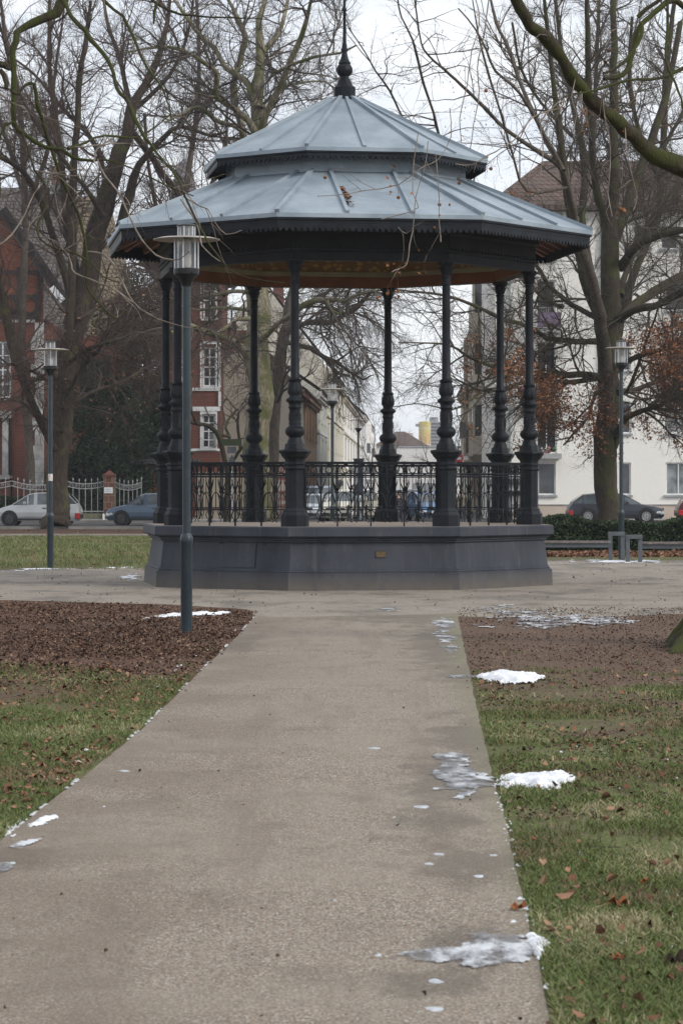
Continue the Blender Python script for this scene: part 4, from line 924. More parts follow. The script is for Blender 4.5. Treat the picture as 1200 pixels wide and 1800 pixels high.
# ------------------------------------------------------------------ signs and street furniture behind the bandstand
def pole(mb, px, Y, ytop, r=.03): mb.tube([(X_(px,Y),Y,0),(X_(px,Y),Y,Z_(ytop,Y))], r, 8)
YS = 112; t = thing('street_name_sign', 'green street name sign on a grey pole in front of the beige house', 'sign', (X_(407.5,YS),YS,0))
m = MB(); pole(m, 407.5, YS, 769); m.build('post', M['steel'], t); gm_ = mat('sign_green', (.055,.075,.03), .6)
m = MB(); m.b(X_(390,YS),X_(425,YS),YS-.06,YS-.04,Z_(783.5,YS),Z_(771.5,YS)); m.build('name_board', gm_, t)
m = MB(); m.b(X_(399.5,YS),X_(415.5,YS),YS-.07,YS-.05,Z_(797,YS),Z_(785,YS)); m.build('blank_board', mat('sign_back', (.13,.14,.15), .5), t)
m = MB(); m.add([P(400,815,YS-.05),P(415,815,YS-.05),P(408,798,YS-.05),P(400,815,YS-.03),P(415,815,YS-.03),P(408,798,YS-.03)],[(0,1,2),(3,5,4),(0,3,4,1),(1,4,5,2),(2,5,3,0)]); m.build('triangle_board', mat('sign_back2', (.10,.11,.12), .5), t); rel(None, t)
YS = 137; t = thing('no_entry_sign', 'round red no-entry sign with white bar half hidden behind the third column', 'sign', (X_(801,YS),YS,0))
def disc(mb, cx, cy, Y, r, th=.02, n=28):
    c = P(cx, cy, Y); vs = [(c.x+r*cos(2*pi*j/n), Y+d, c.z+r*sin(2*pi*j/n)) for d in (-th,0) for j in range(n)]
    mb.add(vs, [tuple(range(n)), tuple(range(n,2*n))[::-1]]+[(j,(j+1)%n,n+(j+1)%n,n+j) for j in range(n)])
m = MB(); pole(m, 801, YS, 790); m.build('post', M['steel'], t)
m = MB(); disc(m, 801, 805.5, YS-.05, 12.5*YS/F); m.build('sign_disc', mat('sign_red', (.55,.03,.03), .5, .05), t)
m = MB(); m.b(X_(792,YS),X_(810,YS),YS-.085,YS-.072,Z_(808,YS),Z_(803.5,YS)); m.build('white_bar', M['white'], t)
m = MB(); m.b(X_(814,YS),X_(822,YS),YS-.07,YS-.05,Z_(809,YS),Z_(801.5,YS)); m.build('side_plate', M['white'], t); rel(None, t)
YS = 116; t = thing('round_sign', 'small round grey sign back on a thin post in front of the white car', 'sign', (X_(597.5,YS),YS,0))
m = MB(); pole(m, 597.5, YS, 843, .02); m.build('post', M['stone_step'], t); m = MB(); disc(m, 597.5, 849.5, YS-.03, 6.3*YS/F); m.build('sign_disc', mat('sign_back3', (.11,.125,.13), .5), t); rel(None, t)
YS = 104; t = thing('info_board', 'dark cased info board on two posts behind the bandstand railing', 'info board', (X_(630,YS),YS,0)); dm_ = mat('board_dark', (.03,.035,.045), .5)
m = MB(); m.b(X_(621.5,YS),X_(638.5,YS),YS-.1,YS+.1,Z_(871,YS),Z_(808,YS)); m.b(X_(620,YS),X_(640,YS),YS-.14,YS+.14,Z_(808,YS)+.002,Z_(806,YS)); m.build('case', dm_, t)
m = MB(); m.b(X_(624,YS),X_(628.5,YS),YS-.115,YS-.102,Z_(852,YS),Z_(815,YS)); m.build('notice', mat('notice_grey', (.30,.33,.38), .5), t)
m = MB(); [m.b(X_(a,YS)-.04,X_(a,YS)+.04,YS-.04,YS+.04,0,Z_(871,YS)) for a in (623,637)]; m.build('post', dm_, t); rel(None, t)
bp_ = None
for i,(px, Y) in enumerate(((643.5,108),(612,108),(838,110))):
    m = MB(); m.lathe([(.05,0),(.05,.72),(.075,.73),(.075,.80),(.05,.86),(.0,.90)], (0,0), 12); b_ = m.build('bollard', M['bronze_dark'], smooth=radians(40)); b_.location = (X_(px,Y),Y,0)
    tag(b_, ['short dark bollard right of the info board','short dark bollard between round sign and info board','short dark bollard seen through the right railing'][i], 'bollard', 'bollards along the kerb')
# benches, right
YN = 58; wood = mat('bench_wood', (.15,.13,.12), .7, .3, 12); bm = mat('bench_steel', (.085,.095,.105), .45, .2, 5)
def bench(lab, x0, x1, Y, fx, flip, ytop, ybot):
    t = thing('park_bench', lab, 'bench', (X_((x0+x1)/2,Y),Y,0), group='long benches round the gravel')
    m = MB(); zs_ = .43
    for j in range(4): m.b(X_(x0,Y),X_(x1,Y),Y-.02+j*.11,Y+.07+j*.11,zs_-.045,zs_)
    m.build('seat', wood, t)
    m = MB(); m.b(X_(x0,Y)+.02,X_(x1,Y)-.02,Y+.02,Y+.36,zs_-.14,zs_-.05); m.build('seat_rail', bm, t)
    for f in fx:
        m = MB(); a, b = X_(f,Y), X_(f+29,Y); zt = Z_(ytop,Y); w = .085; ang = .15
        for x in (a, b-w): m.box((x+w/2, Y+.15+(x-a)*ang-.25*(1 if not flip else .2), (zt-.09)/2), (w,.09,zt-.09+.04))
        m.box(((a+b)/2, Y+.15+(b-a-w)*ang/2-.25*(1 if not flip else .2), zt-.043), (b-a,.14,.085)); m.build('leg', bm, t, bevel=.006)
    rel(None, t)
bench('long wooden bench with steel end frame reaching behind the bandstand plinth', 900, 1072, YN+1.2, (1069,), True, 935, 985)
bench('long wooden bench with steel end frame at the right edge, right of the other bench', 1127, 1330, YN, (1098,1300), False, 940, 993)

# ------------------------------------------------------------------ cars
M['tyre'] = mat('tyre', (.018,.018,.019), .85); M['rim'] = mat('rim', (.38,.39,.40), .35, .1, 8, metal=.5); M['rim_dark'] = mat('steel_wheel', (.06,.06,.065), .5)
M['car_glass'] = glassy('car_glass', (.035,.045,.05), .05, .9); M['trim'] = mat('black_trim', (.02,.02,.022), .5)
M['tail'] = mat('tail_red', (.40,.02,.02), .25, .1, 9); M['head'] = mat('headlamp', (.62,.64,.66), .15, .1, 9); M['plate'] = mat('number_plate', (.7,.7,.68), .5)
def carpaint(name, c): return mat(name, c, .28, .08, 1, metal=.35, spec=.6)
def make_car(lab, paint, Lc, Wc, Hc, prof_, wheels, wr, group, rimm, plate_side=True, loc=(0,0,0), rz=0, name='parked_car'):
    """prof_: list of (x, z_belt, z_top, width factor) from front (x=0) to rear; glass between stations where z_top>z_belt"""
    t = thing(name, lab, 'car', loc, rz, group); hw = Wc/2; m = MB(); g = MB(); zb_ = .20
    rings = []
    for (x, zbelt, ztop, wf) in prof_:
        w = hw*wf; th = max(0, ztop-zbelt); wt = w-.06-.28*th
        rings.append([(x, w*.93, zb_+(0.12 if x < .05 or x > Lc-.05 else 0)), (x, w*.995, .38), (x, w, .55), (x, w*.97, zbelt-.02), (x, max(.05, w*.95 if th < .02 else w*.94), zbelt),
                      (x, wt if th > .02 else w*.80, ztop if th > .02 else zbelt+.025), (x, (wt-.12) if th > .02 else w*.4, ztop+(.035 if th > .02 else .04))])
    full = [[(x-Lc/2, y, z) for x,y,z in r]+[(x-Lc/2, -y, z) for x,y,z in r[::-1]] for r in rings]
    K = len(full[0]); vs = [p for r in full for p in r]
    for i in range(len(full)-1):
        has = [prof_[i][2]-prof_[i][1] > .02, prof_[i+1][2]-prof_[i+1][1] > .02]
        for j in range(K-1):
            q = [vs[i*K+j], vs[i*K+j+1], vs[(i+1)*K+j+1], vs[(i+1)*K+j]]
            side = j in (4, K-6)
            slope = (has[0] != has[1])
            if side and any(has): g.add(q, [(0,1,2,3)]) if not (all(has) and abs(prof_[i+1][0]-prof_[i][0]) < .13) else m.add(q, [(0,1,2,3)])
            elif slope and j in (5, 6, K-7): g.add(q, [(0,1,2,3)])
            else: m.add(q, [(0,1,2,3)])
        m.add([vs[i*K],vs[i*K+K-1],vs[(i+1)*K+K-1],vs[(i+1)*K]], [(0,1,2,3)])
    m.add(full[0], [tuple(range(K))]); m.add(full[-1], [tuple(range(K))[::-1]])
    body = m.build('body', paint, t, smooth=radians(38)); 
    gl = g.build('window', M['car_glass'], t)
    # pillars over the side glass
    m = MB()
    for i in range(1, len(full)-1):
        if prof_[i][2]-prof_[i][1] > .02:
            for s_ in (4, K-6):
                a = Vector(full[i][s_]); b = Vector(full[i][s_+1]); m.bar(a, b, .05, .03)
    idx = [i for i in range(len(prof_)) if prof_[i][2]-prof_[i][1] > .02]
    for e, n_ in ((idx[0], idx[0]-1), (idx[-1], idx[-1]+1)):
        if 0 <= n_ < len(prof_):
            for s_ in (5, K-6): m.bar(Vector(full[n_][s_ if s_ == 5 else K-6]), Vector(full[e][s_]), .07, .04)
    if m.v: m.build('window_frame', paint, t)
    for side in (-1, 1):
        m = MB()
        for u in ((prof_[idx[0]][0]+prof_[idx[-1]][0])/2+.02,):
            m.b(u-Lc/2-.006,u-Lc/2+.006, side*hw*1.002-.004, side*hw*1.002+.004, .36, prof_[idx[0]][1]-.03)
            for dx in (-.16, .85): m.b(u-Lc/2+dx-.08,u-Lc/2+dx+.08, side*hw*1.0-.015, side*hw*1.0+.018, prof_[idx[0]][1]-.15, prof_[idx[0]][1]-.115)
        m.b(-Lc*.30, Lc*.30, side*hw*.995-.01, side*hw*.995+.012, .24, .30); m.build('door_trim', M['trim'], t)
        m = MB(); xm_ = prof_[idx[0]][0]-Lc/2-.12; m.box((xm_, side*(hw+.06), prof_[idx[0]][1]+.07), (.12,.16,.13)); m.build('mirror', paint, t, bevel=.03)
        for wx in wheels:
            y = side*(hw-.10)
            m = MB(); m.tube([(wx-Lc/2, side*(hw*.9), wr+.015),(wx-Lc/2, side*(hw+.006), wr+.015)], wr+.055, 24); m.build('wheel_arch', M['trim'], t)
            m = MB(); pr = [(wr*.62,-.10),(wr*.95,-.10),(wr,-.07),(wr,.07),(wr*.95,.10),(wr*.66,.11),(wr*.62,.08)]
            n = 28; vv = [(wx-Lc/2+r*cos(2*pi*j/n), y+side*(d+.012), wr+r*sin(2*pi*j/n)) for r,d in pr for j in range(n)]
            m.add(vv, [(a*n+j,a*n+(j+1)%n,(a+1)*n+(j+1)%n,(a+1)*n+j) for a in range(len(pr)-1) for j in range(n)]); ty = m.build('wheel', M['tyre'], t, smooth=radians(40))
            m = MB(); n = 20; m.add([(wx-Lc/2+wr*.63*cos(2*pi*j/n), y+side*.06, wr+wr*.63*sin(2*pi*j/n)) for j in range(n)], [tuple(range(n))])
            m.build('hub', M['trim'], ty); m = MB()
            for q in range(10):
                a = q*pi/5; m.bar((wx-Lc/2+wr*.10*cos(a), y+side*.105, wr+wr*.10*sin(a)), (wx-Lc/2+wr*.62*cos(a), y+side*.10, wr+wr*.62*sin(a)), .05, .02, up=(0,1,0))
            n = 24; m.tube([(wx-Lc/2+wr*.62*cos(a), y+side*.10, wr+wr*.62*sin(a)) for a in np.linspace(0,2*pi,25)], .018, 5, cap=False); m.build('rim', rimm, ty)
        zf = prof_[0][1]; m = MB(); m.box((.10-Lc/2, side*hw*.70, zf-.10), (.22,.34,.15)); m.box((.26-Lc/2, side*hw*.88, zf-.07), (.22,.10,.12)); m.build('headlight', M['head'], t, bevel=.04)
        zr = prof_[-1][1]; m = MB(); m.box((Lc-.09-Lc/2, side*hw*.83, zr-.10), (.20,.24,.24)); m.build('tail_light', M['tail'], t, bevel=.03)
    m = MB(); m.box((.02-Lc/2,0,.36), (.06,Wc*.7,.14)); m.box((.0-Lc/2,0,.62), (.05,Wc*.5,.07)); m.build('grille', M['trim'], t)
    m = MB(); m.box((-.02-Lc/2,0,.44), (.02,.52,.11)); m.box((Lc/2+.01,0,.62), (.02,.52,.11)); m.build('number_plate', M['plate'], t)
    m = MB(); m.box((Lc/2-.03,0,.40), (.1,Wc*.8,.16)); m.build('bumper', M['trim'], t, bevel=.03)
    return t
hatch = [(0,.60,.60,.72),(.10,.70,.70,.88),(.45,.80,.80,.96),(1.05,.92,.92,1),(1.75,.93,1.36,1),(1.98,.94,1.42,1),(2.08,.94,1.43,1),(2.75,.95,1.44,1),(2.85,.96,1.43,1),(3.55,.98,1.36,.98),(4.0,.98,.98,.93),(4.15,.80,.80,.88),(4.2,.6,.6,.84)]
mpv = [(0,.62,.62,.72),(.10,.72,.72,.88),(.40,.86,.86,.95),(.85,1.0,1.0,1),(1.55,1.02,1.50,1),(1.85,1.03,1.57,1),(1.95,1.03,1.58,1),(2.65,1.04,1.60,1),(2.75,1.05,1.59,1),(3.35,1.06,1.52,.98),(3.72,1.06,1.06,.93),(3.83,.85,.85,.88),(3.87,.6,.6,.84)]
def fit(prof_, Lc, H):
    L0 = prof_[-1][0]; H0 = max(p[2] for p in prof_); return [(x*Lc/L0, a*(H/H0), b*(H/H0), w) for x,a,b,w in prof_]
def car_at(lab, paint, base, x0, x1, Yc, H, W=1.72, flip=False, rimm=None, group=None, wr=.30, wheels=(.19,.80)):
    Lc = abs(X_(x1,Yc)-X_(x0,Yc)); c = make_car(lab, paint, Lc, W, H, fit(base,Lc,H), (wheels[0]*Lc,wheels[1]*Lc), wr, group, rimm or M['rim'])
    c.location = (X_((x0+x1)/2,Yc), Yc+W/2, .008); c.rotation_euler = (0,0,pi if flip else 0); return c
Gc = 'cars parked along the streets'
car_at('small silver hatchback parked behind the left tree trunk', carpaint('paint_silver', (.45,.46,.47)), mpv, -12, 140, 112, 1.34, group=Gc, wr=.285, rimm=M['rim_dark'])
car_at('blue-grey small car half hidden behind the left bandstand columns', carpaint('paint_blue_grey', (.085,.125,.18)), hatch, 186, 330, 113, 1.30, group=Gc, wr=.285, rimm=M['rim_dark'])
car_at('dark slate hatchback parked in front of the cream house, behind the oak', carpaint('paint_slate', (.045,.050,.065)), hatch, 999, 1167, 120, 1.30, flip=True, group=Gc, wr=.31)
car_at('dark red car cut off by the right edge', carpaint('paint_red', (.10,.015,.02)), hatch, 1192, 1355, 119, 1.36, flip=True, group=Gc)
def car_front(lab, paint, base, xc, Yc, H, W, rz=0, L=4.2):
    c = make_car(lab, paint, L, W, H, fit(base,L,H), (.19*L,.8*L), .31, Gc, M['rim']); c.location = (X_(xc,Yc), Yc+L/2, .008); c.rotation_euler = (0,0,pi/2+rz); return c
car_front('white car with a cream tinge facing the park, right of the silver cars', carpaint('paint_cream', (.66,.62,.50)), mpv, 615, 122.5, 1.45, 1.80, -.32)
car_front('silver car facing the park, seen beside the second column', carpaint('paint_silver2', (.48,.51,.55)), hatch, 540, 123, 1.25, 1.72, -.10)
car_front('silver-blue estate car behind the front silver car', carpaint('paint_bluesilver', (.30,.35,.42)), mpv, 556, 134, 1.62, 1.78, -.15)
car_front('bright blue car facing the park, left of the third column', carpaint('paint_blue', (.06,.16,.34)), hatch, 757, 126, 1.32, 1.72, .12)
car_front('small silver car far down the street between the middle columns', carpaint('paint_silver3', (.48,.49,.50)), hatch, 712, 205, 1.42, 1.72, .1)
car_front('dark car in the street between the small silver and the bright blue car', carpaint('paint_dark', (.05,.05,.06)), hatch, 731, 168, 1.42, 1.72, .1)

# ------------------------------------------------------------------ people
skin = mat('skin', (.45,.28,.21), .6, .1, 8); hairm = mat('dark_hair', (.025,.018,.015), .8); coat = mat('dark_coat', (.04,.038,.042), .8, .6, 12)
trs = mat('pale_trousers', (.42,.43,.50), .8, .2, 5); pink = mat('pink_wool', (.75,.42,.45), .9, .15, 20); greyc = mat('grey_coat', (.20,.20,.22), .8, .5, 14); shoe = mat('shoe', (.5,.5,.5), .7); dkt = mat('dark_trousers', (.03,.035,.05), .8)
def skinned(name, nodes, edges, m, parent, sub=2):
    me = bpy.data.meshes.new(name); me.from_pydata([n[:3] for n in nodes], edges, []); me.materials.append(m); o = bpy.data.objects.new(name, me); link(o, parent)
    sk = o.modifiers.new('skin', 'SKIN'); sk.use_smooth_shade = True
    for i, n in enumerate(nodes): me.skin_vertices[0].data[i].radius = (n[3], n[4] if len(n) > 4 else n[3])
    me.skin_vertices[0].data[0].use_root = True; ss = o.modifiers.new('sub', 'SUBSURF'); ss.levels = 1; ss.render_levels = sub; return o
def make_person(lab, loc, rz, H, cm, tm, hm, hat=None, lean=.0, stride=.18, group=None):
    t = thing('person', lab, 'person', loc, rz, group); s = H/1.75
    def q(*a): return tuple(v*s for v in a)
    n = [q(0,0,.93,.13,.10), q(0,.0,1.12,.12,.09), q(0,lean*.5,1.36,.14,.09), q(0,lean,1.47,.055), q(0,lean*1.1,1.53,.06), q(0,lean*1.2-.01,1.62,.085,.095), q(0,lean*1.2,1.70,.07,.08),
         q(.17,lean*.5,1.38,.055), q(.23,.02,1.13,.042), q(.22,-.10,.90,.03), q(-.17,lean*.5,1.38,.055), q(-.23,.02,1.13,.042), q(-.22,-.08,.90,.03),
         q(.09,0,.86,.085), q(.10,-stride*.6,.48,.058), q(.10,-stride*.8,.09,.038), q(.10,-stride*.8-.15,.04,.032), q(-.09,0,.86,.085), q(-.10,stride*.4,.48,.058), q(-.10,stride,.09,.038), q(-.10,stride-.14,.04,.032),
         q(.22,-.14,.84,.026,.014), q(-.22,-.12,.84,.026,.014)]
    e = [(0,1),(1,2),(2,3),(3,4),(4,5),(5,6),(2,7),(7,8),(8,9),(2,10),(10,11),(11,12),(0,13),(13,14),(14,15),(15,16),(0,17),(17,18),(18,19),(19,20),(9,21),(12,22)]
    body = skinned('body', n, e, skin, t)
    # five short fingers on each hand
    for sx, b in ((1,21),(-1,22)):
        m = MB(); c = Vector(n[b][:3])
        for f in range(4): m.tube([c+Vector((0,(f-1.5)*.018*s,0)), c+Vector((0,(f-1.5)*.02*s-.005*s,-.04*s)), c+Vector((-sx*.01*s,(f-1.5)*.02*s-.012*s,(-.07-.008*(1.5-abs(f-1.5)))*s))], [.0085*s,.008*s,.006*s], 5)
        m.tube([c+Vector((0,-.03*s,.02*s)), c+Vector((-sx*.005*s,-.055*s,-.005*s)), c+Vector((-sx*.01*s,-.06*s,-.03*s))], [.010*s,.009*s,.007*s], 5); m.build('fingers', skin, body, smooth=True)
    k_ = 1.22
    cn = [(a,b,c,r[0]*k_,(r[1] if len(r)>1 else r[0])*k_*1.1) for a,b,c,*r in [n[0],n[1],n[2]]]+[(n[3][0],n[3][1],n[3][2]-.02*s,.07*s)]+[(a,b,c,r[0]*1.35) for a,b,c,*r in [n[7],n[8],n[9],n[10],n[11],n[12]]]+[q(0,0,.72,.17,.13)]
    skinned('coat', cn, [(0,1),(1,2),(2,3),(2,4),(4,5),(5,6),(2,7),(7,8),(8,9),(0,10)], cm, t)
    tn = [q(0,0,.90,.14,.11)]+[(a,b,c,r[0]*1.22) for a,b,c,*r in [n[13],n[14],n[15],n[17],n[18],n[19]]]
    skinned('trousers', tn, [(0,1),(1,2),(2,3),(0,4),(4,5),(5,6)], tm, t)
    hd = n[5]; c = Vector((hd[0],hd[1]+.015*s,hd[2]+.02*s))
    m = MB(); pr = []
    for z_, r_ in ((-.10,.085),(-.03,.105),(.04,.108),(.09,.09),(.125,.05),(.135,.005)): pr.append((r_*s, z_*s))
    m.lathe(pr, n=16); h_ = m.build('hat' if hat else 'hair', hat or hm, t, smooth=True); h_.location = c+Vector((0,.02*s,.01*s))
    m = MB(); 
    for sx in (-1,1): m.lathe([(0,-.008*s),(.010*s,0),(0,.008*s)], (sx*.032*s,0), 6)
    m.build('eyes', hairm, t).location = (hd[0], hd[1]-.088*s, hd[2]+.0*s)
    m = MB(); m.tube([(0,0,.02*s),(0,-.022*s,-.018*s),(0,-.0,-.024*s)], [.006*s,.012*s,.005*s], 6); m.box((0,.004*s,-.055*s),(.045*s,.01*s,.009*s)); m.build('face', skin, t).location = (hd[0], hd[1]-.095*s, hd[2])
    return t
make_person('adult with dark hair and dark coat walking behind the left railing', (X_(395,122),122,0), -.5, 1.52, coat, dkt, hairm)
make_person('child in a pink hat, grey coat and pale trousers beside the dark-haired adult', (X_(404,121),121,0), -.7, 1.24, greyc, trs, hairm, hat=pink)
make_person('person in a black jacket half hidden behind the rear column', (X_(701,118),118,0), .4, 1.45, coat, dkt, hairm)
make_person('person in olive clothes standing right of the third column behind the railing', (X_(811,117),117,0), .3, 1.50, mat('olive_coat', (.13,.12,.08), .8, .5, 10), dkt, hairm)
# ------------------------------------------------------------------ trees
def catmull(pts, step):
    pts = np.asarray(pts, float); n = len(pts)
    if n < 2: return pts
    ext = np.vstack([2*pts[0]-pts[1], pts, 2*pts[-1]-pts[-2]]); res = []
    for i in range(n-1):
        p0,p1,p2,p3 = ext[i:i+4]; L = np.linalg.norm((p2-p1)[:3]); k = max(2, int(L/step))
        for t in np.arange(k)/k:
            res.append(.5*((2*p1)+(-p0+p2)*t+(2*p0-5*p1+4*p2-p3)*t*t+(-p0+3*p1-3*p2+p3)*t**3))
    res.append(pts[-1]); return np.array(res)
def unit(v): return v/np.maximum(1e-9, np.linalg.norm(v, axis=-1, keepdims=True))
def tubes_np(paths, radii, sides):
    """paths (N,k,3), radii (N,k) -> V, Q"""
    N, k, _ = paths.shape
    T = np.empty_like(paths); T[:,1:-1] = paths[:,2:]-paths[:,:-2]; T[:,0] = paths[:,1]-paths[:,0]; T[:,-1] = paths[:,-1]-paths[:,-2]; T = unit(T)
    ref = np.zeros((N,1,3)); main = np.abs(paths[:,-1]-paths[:,0]); ax = np.argmin(main, axis=1); ref[np.arange(N),0,ax] = 1
    A = unit(np.cross(T, np.broadcast_to(ref, T.shape))); B = np.cross(T, A)
    an = np.arange(sides)*2*pi/sides
    V = paths[:,:,None,:]+radii[:,:,None,None]*(A[:,:,None,:]*np.cos(an)[None,None,:,None]+B[:,:,None,:]*np.sin(an)[None,None,:,None])
    base = (np.arange(N)*k*sides)[:,None,None]; r = (np.arange(k-1)*sides)[None,:,None]; j = np.arange(sides)[None,None,:]; j2 = (j+1)%sides
    Q = np.stack([base+r+j, base+r+j2, base+r+sides+j2, base+r+sides+j], -1).reshape(-1,4)
    return V.reshape(-1,3), Q
def grow(rng, P0, D0, L, R0, k, wob, trop, rend=.25):
    N = len(P0); paths = np.empty((N,k+1,3)); paths[:,0] = P0; D = unit(D0)
    for i in range(k):
        D = unit(D+rng.normal(0, wob, (N,3))+np.asarray(trop)); paths[:,i+1] = paths[:,i]+D*(L/k)[:,None]
    radii = R0[:,None]*np.linspace(1, rend, k+1)[None,:]; return paths, radii
def spawn(rng, paths, radii, spacing, lo=.1, ang=(.5,1.1), tmax=1.0):
    N, k1, _ = paths.shape; seg = np.linalg.norm(np.diff(paths, axis=1), axis=2); Ls = seg.sum(1)
    cnt = rng.poisson(np.maximum(0, Ls*(tmax-lo)/spacing)); idx = np.repeat(np.arange(N), cnt); M_ = len(idx)
    t = rng.uniform(lo, tmax, M_)*(k1-1); i = np.minimum(t.astype(int), k1-2); f = (t-i)[:,None]
    P = paths[idx,i]*(1-f)+paths[idx,i+1]*f; T = unit(paths[idx,i+1]-paths[idx,i]); r = radii[idx,i]*(1-f[:,0])+radii[idx,i+1]*f[:,0]
    v = unit(np.cross(T, rng.normal(0,1,(M_,3)))); a = rng.uniform(ang[0], ang[1], M_)[:,None]
    return P, T*np.cos(a)+v*np.sin(a), r, t/(k1-1), Ls[idx]
def limb_world(lm):
    pts, Ya, Yb = lm; n = len(pts); res = []
    for i, (px, py, w) in enumerate(pts):
        Y = Ya+(Yb-Ya)*i/max(1,n-1); p = P(px, py, Y); res.append((p.x, p.y, p.z, w/2*Y/F))
    return np.array(res)
def make_tree(name, lab, cat, limbs, seed, barkm, twigm, lv, tropd=(0,0,.06), group=None, leaves=None, balls=0, extra_roots=None, step=.3, sides=8, twig_from=None, thin_px=1.0, bump_=0.015, offs=None):
    """limbs: traced main limbs; lv: per level (spacing, length, length jitter, segs, sides, radius)"""
    rng = np.random.default_rng(seed)
    tr = MBnp(); cr_ = MBnp(); seeds = []
    for lm in limbs:
        w = limb_world(lm[:3]); 
        if offs is not None: w[:,:3] += offs
        c = catmull(w, step*max(1, lm[1]/60)); c[:,3] = np.maximum(c[:,3], .004)
        thin = lm[0][0][2] <= thin_px and max(q[2] for q in lm[0]) <= thin_px; j = rng.normal(0, 1, (len(c),3))*(np.minimum(c[:,3:4]*.10, .012 if step < .2 else .05)+.002); j[0] = 0; c[:,:3] += j; c[:,3] *= 1+rng.normal(0,1,len(c))*(.05 if step > .2 else np.where(c[:,3] > .08, .02, .10))
        (cr_ if thin else tr).add(*tubes_np(c[None,:,:3], c[None,:,3], sides)); opt = lm[3] if len(lm) > 3 else {}
        if not opt.get('bare'):
            lo = opt.get('lo', .0); i0 = int(lo*len(c)); cc = c[i0:]
            if len(cc) > 2: seeds.append((cc, opt.get('d', 1.0), opt.get('trop', None), opt.get('len', 1.0)))
    first = limb_world(limbs[0][:3])[0]; 
    root = thing(name, lab, cat, (float(first[0]), float(first[1]), 0.0), group=group)
    o = tr.build('trunk', barkm, root); o.matrix_parent_inverse = Matrix.Translation(-Vector(root.location))
    tips = []
    for cc, dens, tp, lf in seeds:
        trp = np.array(tp if tp is not None else tropd); paths, radii = cc[None,:,:3], cc[None,:,3]
        for li, (sp, L0, lj, sg, sd_, r0) in enumerate(lv):
            Pn, Dn, rp, tt, Lp = spawn(rng, paths, radii, sp/(dens if li == 0 else 1), .12 if li else .05)
            if len(Pn) == 0: break
            L = L0*lf*(1+rng.uniform(-lj, lj, len(Pn)))*(1-.45*tt); R = np.minimum(rp*.75, r0*(.7+.6*rng.random(len(Pn))))
            paths, radii = grow(rng, Pn, Dn, L, R, sg, .16 if li < 2 else .22, trp*(1 if li < 2 else .6))
            cr_.add(*tubes_np(paths, radii, sd_))
        tips.append(paths[:,-1]); 
    co = cr_.build('crown', twigm, root); co.matrix_parent_inverse = Matrix.Translation(-Vector(root.location))
    tips = np.vstack(tips) if tips else np.zeros((0,3))
    if leaves:
        n, size, lm_, filt = leaves; sel = tips
        if filt is not None: sel = tips[filt(tips)]
        if len(sel):
            sel = sel[rng.integers(0, len(sel), n)]+rng.normal(0, .07, (n,3)); lo_ = leaf_quads(rng, 'leaves', sel, size, lm_, root); lo_.matrix_parent_inverse = Matrix.Translation(-Vector(root.location))
    if balls:
        sel = tips[rng.integers(0, len(tips), balls)]; mb = MB()
        for p in sel:
            r = .018; p = Vector(p); mb.tube([p, p-Vector((0,0,.06))], .002, 3); q = p-Vector((0,0,.075)); mb.lathe([(0,q.z-r),(r*.8,q.z-r*.6),(r,q.z),(r*.8,q.z+r*.6),(0,q.z+r)], (q.x,q.y), 6)
        bo_ = mb.build('seed_balls', M['leaf_old'], root); bo_.matrix_parent_inverse = Matrix.Translation(-Vector(root.location)); bo_['kind'] = 'stuff'
    return root
class MBnp:
    def __init__(s): s.V = []; s.Q = []; s.n = 0
    def add(s, V, Q): s.V.append(V); s.Q.append(Q+s.n); s.n += len(V)
    def build(s, name, m, parent=None, **kw): return np_mesh(name, np.vstack(s.V), np.vstack(s.Q), m, parent, **kw)
def leaf_quads(rng, name, pos, size, m, parent=None, flat=0, curl=.35, aspect=.6):
    n = len(pos); s = size*(rng.uniform(.5, 1.2, n)+.55*(rng.random(n)<.08))[:,None]
    a = rng.normal(0,1,(n,3)); 
    if flat: a[:,2] *= (1-flat)
    a = unit(a); b = rng.normal(0,1,(n,3)); 
    if flat: b[:,2] *= (1-flat)
    b = unit(np.cross(np.cross(a, b), a)); c = np.cross(a, b)*(1 if True else 0)
    k = rng.uniform(-curl, curl, n)[:,None]*s; kk = np.abs(rng.uniform(0, curl, n))[:,None]*s
    w = s*aspect
    # six corners: a folded leaf with a midrib
    V = np.stack([pos-a*s*.5, pos-a*s*.1+b*w*.5+c*kk, pos+a*s*.25+b*w*.38+c*(kk+k*.5), pos+a*s*.5+c*k, pos+a*s*.25-b*w*.38+c*(kk+k*.5), pos-a*s*.1-b*w*.5+c*kk], 1).reshape(-1,3)
    base = (np.arange(n)*6)[:,None]; Q = np.concatenate([base+np.array([[0,1,2,3]]), base+np.array([[0,3,4,5]])], 0)
    rnd = np.repeat(rng.random(n), 6); return np_mesh(name, V, Q, m, parent, smooth=False, rnd=rnd)
def rnd_mat(name, cols, rough=.8, extra=None, spec=.2):
    k = NT(name, rough, 0, spec); at = k.n('ShaderNodeAttribute', attribute_name='rnd'); r = k.n('ShaderNodeValToRGB'); k.L(at.outputs['Fac'], r.inputs[0])
    el = r.color_ramp.elements
    while len(el) < len(cols): el.new(.5)
    for i, c in enumerate(cols): el[i].position = i/(len(cols)-1); el[i].color = (*c, 1)
    k.color(r.outputs[0]); return k.m
B_brown = bark('bark_brown_grey', (.062,.048,.038), (.09,.09,.035), .25); B_beech = bark('bark_pale_green', (.175,.155,.11), (.095,.105,.035), .55, hi=(.30,.27,.20))
B_grey = bark('bark_grey', (.085,.070,.058), (.1,.1,.06), .1); B_oak = bark('bark_oak', (.050,.040,.030), (.055,.06,.022), .45); B_moss = bark('bark_mossy', (.048,.040,.028), (.048,.056,.015), .62, sc=6)
